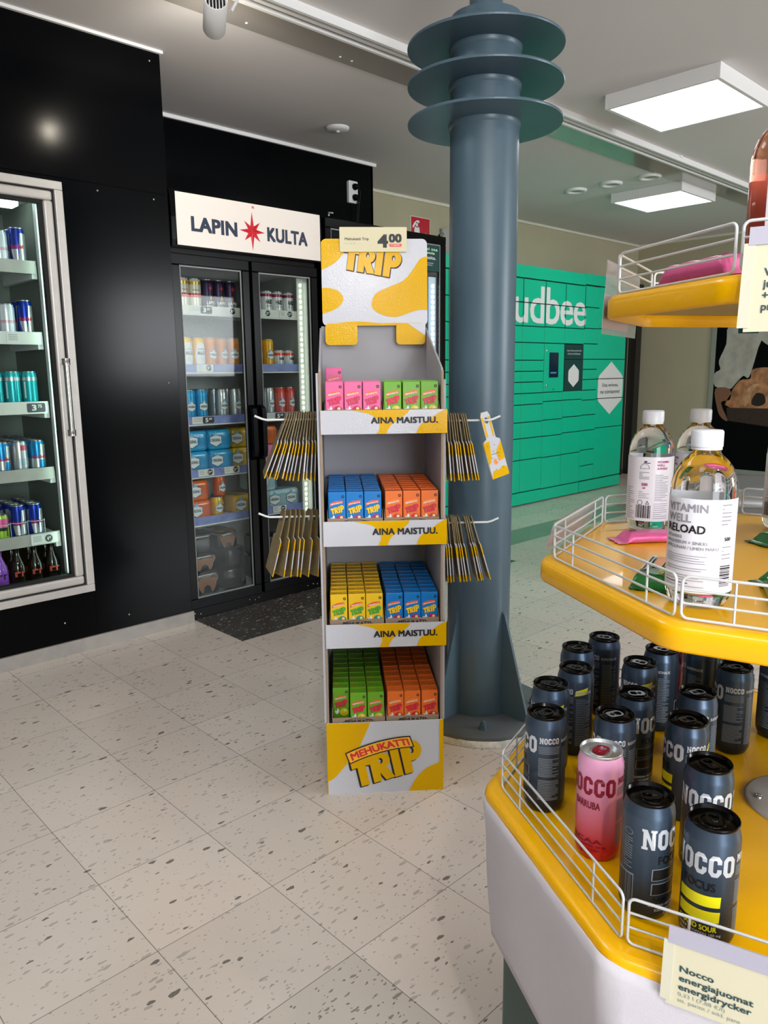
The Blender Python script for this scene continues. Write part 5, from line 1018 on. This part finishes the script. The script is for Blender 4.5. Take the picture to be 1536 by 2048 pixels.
def nocco_prints(ink, bar, flavour, tag_, tagcol, main2='FOCUS', sub=NLW):
    s60 = R(112)
    pr = [(fit(NO, -0.0375, 0.0375, 0.092, 0.1165), ink, 0.0003, 0), (fit(text(main2, 0.03), -0.018, 0.018, 0.074, 0.084), NLD if ink is NLW else ink, 0.0003, 0)]
    if bar:
        for z0, z1 in ((0.055, 0.069), (0.037, 0.051)):
            e = [(-0.024, z0-0.0005), (0.024, z0+0.001), (0.0245, z1), (-0.0235, z1-0.0015)]
            if bar is NLD: pr.append((ngon([(x*1.04, z+(0.0008 if z > (z0+z1)/2 else -0.0008)) for x, z in e]), NGR, 0.0002, 0))
            pr.append((ngon(e), bar, 0.0004, 0))
    pr.append((fit(text(flavour, 0.03), -0.022, 0.022, 0.0265, 0.033), tagcol if bar is NYE else NLD if ink is NLW else ink, 0.0003, 0))
    pr += [(fit(text('KOFEIINI / KOFFEIN 180 mg', 0.01), -0.027, 0.027, 0.0205, 0.0245), sub, 0.0003, 0), (fit(text('SOKERITON / SOCKERFRI', 0.01), -0.02, 0.02, 0.0155, 0.019), sub, 0.0003, 0), (fit(text('330 ml e', 0.01), -0.009, 0.009, 0.0105, 0.014), sub, 0.0003, 0)]
    pr += [(fit(NO, -0.014, 0.014, 0.1075, 0.1165), ink, 0.0003, R(108)), (fit(text(tag_, 0.03), -0.014, 0.014, 0.1085, 0.1135), sub, 0.0006, R(170))]
    if bar is NYE: pr.append((ngon([(-0.012, 0.105), (0.008, 0.108), (0.010, 0.119), (-0.010, 0.114)]), NYE, 0.0003, R(165)))
    pr += [(para(-0.015, 0.015, 0.093, 0.1035, seed=2), NGR, 0.0003, R(108)), (para(-0.015, 0.015, 0.058, 0.086, seed=3), NGR, 0.0003, R(108)), (para(-0.015, 0.015, 0.022, 0.053, seed=4), NGR, 0.0003, R(108)), (para(-0.013, 0.013, 0.02, 0.1, 0.003, seed=5), NGR, 0.0003, R(172))]
    br = []; x = -0.011; rr = random.Random(9)
    while x < 0.011:
        w = rr.choice((0.0006, 0.001, 0.0016)); br.append(rect(x, x+w, 0.02, 0.055)); x += w+rr.choice((0.0006, 0.001))
    pr += [(rect(-0.0125, 0.0125, 0.018, 0.057), NGR, 0.0002, R(-112)), (merge(*br), NLD, 0.0005, R(-112)), (shape([[(0.006*cos(k*pi/8), 0.107+0.004*sin(k*pi/8)) for k in range(16)], [(0.005*cos(k*pi/8), 0.107+0.0032*sin(k*pi/8)) for k in range(16)]]), NGR, 0.0003, R(-105)), (para(-0.006, 0.006, 0.062, 0.1, 0.003, seed=8), NGR, 0.0003, R(-105))]
    return pr
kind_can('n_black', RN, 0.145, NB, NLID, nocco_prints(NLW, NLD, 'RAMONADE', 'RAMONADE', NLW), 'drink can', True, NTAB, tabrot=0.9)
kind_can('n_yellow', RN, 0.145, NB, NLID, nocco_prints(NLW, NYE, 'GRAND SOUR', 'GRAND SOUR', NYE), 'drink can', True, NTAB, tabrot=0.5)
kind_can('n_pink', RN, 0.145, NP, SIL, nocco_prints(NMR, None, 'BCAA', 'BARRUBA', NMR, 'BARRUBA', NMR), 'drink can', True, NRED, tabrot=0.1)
zc = 0.6223
def ncan(key, x, y, ang, label):
    face = math.atan2(-x, y)        # turn the logo towards the camera side, then by ang to the viewer's right
    x, y = x*1.052, y*1.052
    put(key, K(x, y, zc), PH+face+R(ang), label, 'energy drink cans on the tiered stand')
for key, x, y, ang, lab in (
    ('n_pink', 0.261, 0.852, -32, 'pink and red energy drink can with silver lid, the only pink one'),
    ('n_black', 0.285, 0.751, 62, 'dark blue energy drink can in the front row, left of the yellow barred one'),
    ('n_yellow', 0.335, 0.706, -22, 'dark energy drink can with two yellow bars, nearest the price sign'),
    ('n_black', 0.378, 0.817, -6, 'dark energy drink can with full logo facing front, behind the yellow barred can'),
    ('n_yellow', 0.397, 0.930, -78, 'dark energy drink can showing yellow bars at its left, behind the full logo can'),
    ('n_black', 0.307, 0.948, -104, 'dark energy drink can directly behind the pink one, small logo facing front'),
    ('n_black', 0.356, 1.013, 58, 'dark energy drink can in third row, large letters NO at its right edge'),
    ('n_black', 0.216, 0.956, -96, 'leftmost dark energy drink can, at the left guard corner'),
    ('n_yellow', 0.243, 1.050, -140, 'dark energy drink can with yellow patch, directly behind the leftmost can'),
    ('n_yellow', 0.295, 1.110, -142, 'dark energy drink can with yellow patch, third from the left guard corner'),
    ('n_black', 0.320, 1.198, -100, 'dark energy drink can second from the back at the left'),
    ('n_black', 0.378, 1.245, -150, 'rearmost dark energy drink can at the left, standing tallest in view'),
    ('n_yellow', 0.401, 1.129, -140, 'dark energy drink can with yellow patch in the middle of the back group'),
    ('n_black', 0.455, 1.185, -165, 'dark energy drink can partly under the middle tier, behind the yellow patch can'),
    ('n_black', 0.445, 1.015, -100, 'dark energy drink can under the middle tier corner, small logo facing front'),
    ('n_black', 0.541, 1.107, -104, 'right dark energy drink can standing under the middle tier rim'),
    ('n_black', 0.524, 1.190, 170, 'shaded dark energy drink can hidden under the middle tier rim, at left'),
    ('n_black', 0.592, 1.222, 160, 'shaded dark energy drink can behind the right can under the tier'),
    ('n_black', 0.632, 1.150, 150, 'shaded dark energy drink can at the picture edge, under the tier'),
    ('n_pink', 0.495, 1.260, 100, 'pink energy drink can far back, almost hidden by the yellow middle tier')):
    ncan(key, x, y, ang, lab)
# vitamin drink bottles
WATER = mat('clear_drink', 'f4f6f4', 0.02, trans=1.0, ior=1.3); ROSE = mat('rose_drink', 'f0aa96', 0.03, trans=1.0, ior=1.3); LABW = mat('bottle_label', 'dddce6', 0.35); CAPW = mat('bottle_cap', 'd4d8e0', 0.4)
LGREY = mat('label_grey_ink', '8d8c96', 0.5); MAG = mat('label_magenta', 'b0287c', 0.5); CORAL = mat('label_coral', 'e0523f', 0.5)
RBt, HBt = 0.035, 0.196
BS = 1.055
def vbottle(loc, rz, label, liquid, style):
    t = thing('vitamin_bottle', label, 'drink bottle', loc, rz, 'vitamin drink bottles on the tiered stand'); Rr = RBt/BS; t.scale = (BS, BS, BS)
    m = MB().lathe([(0, 0.003), (Rr*0.55, 0.002), (Rr*0.7, 0.0005), (Rr*0.86, 0.003), (Rr*0.97, 0.010), (Rr, 0.016), (Rr, 0.122), (Rr*0.985, 0.130), (Rr*0.93, 0.138), (Rr*0.82, 0.147), (Rr*0.66, 0.1545), (Rr*0.48, 0.160), (0.0135, 0.1635), (0.0132, 0.170), (0, 0.170)], 48, caps=False)
    m.build('bottle_body', liquid, t)
    m = MB().lathe([(0.0152, 0.1655), (0.0152, 0.1675)], 40).lathe([(0.0158, 0.1685), (0.0158, 0.1835), (0.0148, 0.1855), (0.0, 0.186)], 40)
    m.lathe([(0.0148, 0.1675), (0.0150, 0.1685)], 40); m.build('cap', CAPW, t)
    m = MB(); hw = pi*Rr*(0.82 if style == 'rose' else 0.985); m.flat(subx(rect(-hw, hw, 0.018, 0.117), 0.004), cyl(Rr+0.0005, R(112) if style == 'rose' else 0)); m.s = [True]*len(m.s); mats = [LABW, INK, LGREY, MAG, CORAL]
    def p(sh, mi, ang, r=0.0009): m.flat(subx(sh, 0.004), cyl(Rr+r, R(ang)), mi)
    br = []; x = -0.011; rr = random.Random(4)
    while x < 0.011:
        w = rr.choice((0.0006, 0.001, 0.0016)); br.append((x, x+w)); x += w+rr.choice((0.0006, 0.001))
    hb = lambda z0: merge(*[rect(-0.007, 0.007, z0+a+0.011, z0+b+0.011) for a, b in br])
    if style == 'front':
        p(fith(text('VITAMIN', 0.02), 0.0085, -0.026, 0.1035), 2, 0); p(fith(text('WELL', 0.02), 0.0085, -0.026, 0.0925), 2, 0); p(fith(text('RELOAD', 0.025), 0.0085, -0.026, 0.0815), 1, 0)
        p(fith(text('VITAMIINI', 0.005), 0.0035, -0.026, 0.075), 2, 0); p(fith(text('MAGNESIUM + SINKKI', 0.005), 0.0035, -0.026, 0.0695), 2, 0); p(fith(text('SITRUUNAN / LIMEN MAKU', 0.005), 0.0035, -0.026, 0.064), 2, 0)
        for z in (0.057, 0.0545, 0.052, 0.0495, 0.044, 0.0415, 0.036, 0.0335, 0.031): p(rect(-0.026, 0.018+0.004*sin(z*900), z, z+0.0006), 2, 0)
        p(rect(-0.026, 0.004, 0.0275, 0.0283), 1, 0); p(rect(-0.026, 0.02, 0.0245, 0.0251), 2, 0)
        p(hb(0.026), 1, 72); p(para(-0.006, 0.006, 0.09, 0.112, 0.004, 0.0012), 2, 68); p(fith(text('500', 0.02), 0.004, -0.004, 0.074), 1, 72); p(para(-0.006, 0.006, 0.055, 0.068, 0.004, 0.001), 2, 72)
    else:
        a = 0 if style == 'back' else 55
        col = 3 if style != 'rose' else 4
        p(fith(text('VITAMIN', 0.02), 0.0035, 0.006, 0.108), col, a); p(fith(text('WELL', 0.02), 0.0035, 0.006, 0.103), col, a); p(fith(text('AWAKE' if style != 'rose' else 'HYDRATE', 0.02), 0.0035, 0.006, 0.098), col, a)
        p(shape([[(-0.012+0.007*cos(k*pi/12), 0.099+0.008*sin(k*pi/12)) for k in range(13)], [(-0.012+0.0063*cos(k*pi/12), 0.0995+0.007*sin(k*pi/12)) for k in range(13)]]), 1, a); p(rect(-0.014, -0.004, 0.1075, 0.1085), 1, a); p(rect(-0.013, -0.009, 0.109, 0.111), 1, a)
        p(para(-0.02, -0.005, 0.082, 0.094, 0.0024, 0.001, 3), 2, a); p(fith(text('500', 0.03), 0.0045, -0.016, 0.073), col, a); p(fith(text('ml', 0.03), 0.003, -0.014, 0.0685), col, a)
        p(para(0.004, 0.026, 0.05, 0.09, 0.0026, 0.0009, 5), 2, a); p(para(-0.02, -0.004, 0.052, 0.064, 0.003, 0.0008, 6), 2, a)
        p(merge(*[rect(a0-0.012, b0-0.012, 0.023, 0.043) for a0, b0 in br]), 1, a); p(para(0.003, 0.026, 0.022, 0.046, 0.0032, 0.0008, 7), 2, a); p(para(-0.045, -0.026, 0.022, 0.07, 0.0034, 0.0008, 11), 2, a)
        p(shape([disc(-0.017, 0.047, 0.004, 14)[0], disc(-0.017, 0.047, 0.0033, 14)[0]]), 1, a); p(shape([[(-0.009, 0.0445), (-0.003, 0.0445), (-0.006, 0.0505)], [(-0.0078, 0.0452), (-0.0042, 0.0452), (-0.006, 0.0488)]]), 1, a)
    m.build('label_wrap', mats, t); return t
def face_cam(x, y): return PH+math.atan2(-x, y)
for x, y, z, an, lab, liq, sty in ((0.356, 0.832, 0.9806, -24, 'clear vitamin drink bottle nearest the front guard of middle tier', WATER, 'front'),
    (0.4385, 1.235, 0.9806, 6, 'clear vitamin drink bottle at far left of the middle tier, magenta text', WATER, 'back'),
    (0.527, 1.262, 0.9806, -100, 'clear vitamin drink bottle half hidden behind the front bottle', WATER, 'back'),
    (0.662, 1.225, 0.9806, -28, 'clear vitamin drink bottle cut by the right picture edge, middle tier', WATER, 'back'),
    (0.452, 0.902, 1.3386, 8, 'rose coloured vitamin drink bottle on the top tier', ROSE, 'rose')):
    vbottle(K(x, y, z), face_cam(x, y)+R(an), lab, liq, sty)
# snack bars
BGR = mat('bar_green', '1f6a2c', 0.25, 0.25, 0.2, 40, 0.4, 60); BPK = mat('bar_pink', 'd95f98', 0.3, 0.15, 0.08, 40, 0.4, 60); BOR = mat('bar_orange', 'd98a4a', 0.35); BGD = mat('bar_dark_green', '173f22', 0.3); LIME = mat('bar_lime', 'b9c83a', 0.4)
def snack(loc, rot, label, base, kind, L=0.145, w=0.046, h=0.016):
    t = thing('snack_bar', label, 'snack bar', loc, 0, 'wrapped snack bars on the tiered stand'); t.rotation_euler = rot
    m = MB(); n = 30; q = 20; vs_ = []
    for i in range(n+1):
        u = i/n; x = (u-0.5)*L; e = min(1, max(0, (min(u, 1-u)*L-0.012)/0.014)); e = e*e*(3-2*e)
        hh = 0.0007+(h/2-0.0007)*e; ww = w/2*(1.0-0.06*e); zc_ = h/2-0.0006-(h/2-0.002)*(1-e)
        for k in range(q):
            a = 2*pi*k/q; c_, s_ = cos(a), sin(a)
            y = ww*(abs(c_)**0.55)*(1 if c_ > 0 else -1); z = hh*(abs(s_)**0.7)*(1 if s_ > 0 else -1)*(1+0.05*sin(x*170+a*2)*e)
            xx = x+(0.0016*(1 if k % 2 else -1) if i in (0, n) else 0); vs_.append((xx, y, max(zc_+z, 0.0004)))
    m.add(vs_, [(i*q+k, (i+1)*q+k, (i+1)*q+(k+1) % q, i*q+(k+1) % q)[::-1] for i in range(n) for k in range(q)], 0, True); m.add(vs_[:q], [tuple(range(q))]); m.add(vs_[-q:], [tuple(range(q-1, -1, -1))])
    m.build('wrapper', base, t); g = MB(); f = top(h+0.0006)
    if kind == 'green':
        g.flat(rect(-0.012, 0.045, -0.004, 0.008), f, 0); g.flat(rect(-0.028, 0.05, 0.0115, 0.0175), f, 1); g.flat(merge(*[rect(-0.026+0.0085*k, -0.0195+0.0085*k, 0.013, 0.016) for k in range(8)]), top(h+0.0009), 2)
        g.flat(fit(text('makea', 0.02), -0.048, -0.02, -0.012, -0.002), f, 3); g.flat(rect(0.015, 0.04, -0.016, -0.009), f, 4)
    else:
        g.flat(rect(-0.02, 0.03, 0.006, 0.0066), f, 2); g.flat(rect(0.02, 0.045, -0.008, -0.003), f, 1); g.flat(fit(text('BAR', 0.03), -0.046, -0.036, -0.004, 0.004), f, 2)
    g.build('printed_marks', [BOR, LBL, INK, LIME, BGD], t); return t
zb = 0.9806
snack(K(0.425, 1.150, zb), (0, 0, PH+R(6)), 'pink wrapped snack bar lying before the far left bottle', BPK, 'pink')
snack(K(0.350, 0.935, zb), (0, 0, PH+R(60)), 'green wrapped snack bar left of the front bottle', BGR, 'green')
snack(K(0.628, 1.130, zb), (0, 0, PH+R(14)), 'green wrapped snack bar farthest back on the middle tier', BGR, 'green')
snack(K(0.528, 0.905, zb), (0, 0, PH+R(12)), 'green wrapped snack bar in the middle, right of the front bottle', BGR, 'green')
snack(K(0.455, 0.820, zb), (0, 0, PH+R(70)), 'green wrapped snack bar nearest the front guard of middle tier', BGR, 'green')
snack(K(0.600, 0.862, zb), (0, 0, PH+R(5)), 'pink wrapped snack bar cut by the right picture edge, middle tier', BPK, 'pink')
snack(side_pt(GA[2], 4, 0.028, 1.3386, -0.03), (0, 0, PH+R(-75)), 'pink wrapped snack bar lying on the top tier', BPK, 'pink', L=0.15, w=0.05, h=0.027)
# grey plastic bin beyond the stand
GB = mat('bin_grey', '6e7070', 0.4, 0.1, 0.05, 8); GBL = mat('bin_lid_grey', '7c7e7f', 0.3, 0.2)
t = thing('storage_bin', 'large grey plastic bin with domed lid standing behind the tiered stand', 'bin', K(2.36, 4.25), PH+R(-12))
m = MB(); lv = [(0.40, 0.02), (0.42, 0.05), (0.46, 0.50), (0.47, 0.52)]; P = rrect(-1, 1, -0.8, 0.8, 0.15, 5); N = len(P); vs_ = []
for s_, zz in lv: vs_ += [(x*s_, y*s_, zz) for x, y in P]
m.add(vs_, [(i*N+k, i*N+(k+1) % N, (i+1)*N+(k+1) % N, (i+1)*N+k) for i in range(3) for k in range(N)], 0, True); m.add(vs_[:N], [tuple(range(N-1, -1, -1))]); m.add(vs_[-N:], [tuple(range(N))]); m.build('bin_body', GB, t)
m = MB(); lv = [(0.485, 0.515), (0.49, 0.54), (0.47, 0.575), (0.36, 0.60), (0.18, 0.615), (0.0, 0.62)]; vs_ = []
for s_, zz in lv: vs_ += [(x*s_, y*s_, zz) for x, y in P]
m.add(vs_, [(i*N+k, i*N+(k+1) % N, (i+1)*N+(k+1) % N, (i+1)*N+k) for i in range(5) for k in range(N)], 0, True); m.build('bin_lid', GBL, t)
MB().box(-0.1, 0.1, -0.40, -0.375, 0.44, 0.47).build('bin_handle', BLACKS, t)
for x in (-0.3, 0.3): MB().lathe([(0.025, -0.012), (0.025, 0.012)], 20).build('wheel', RUBBER, t).matrix_local = Matrix.Translation((x, -0.25, 0.025)) @ Matrix.Rotation(pi/2, 4, 'Y')
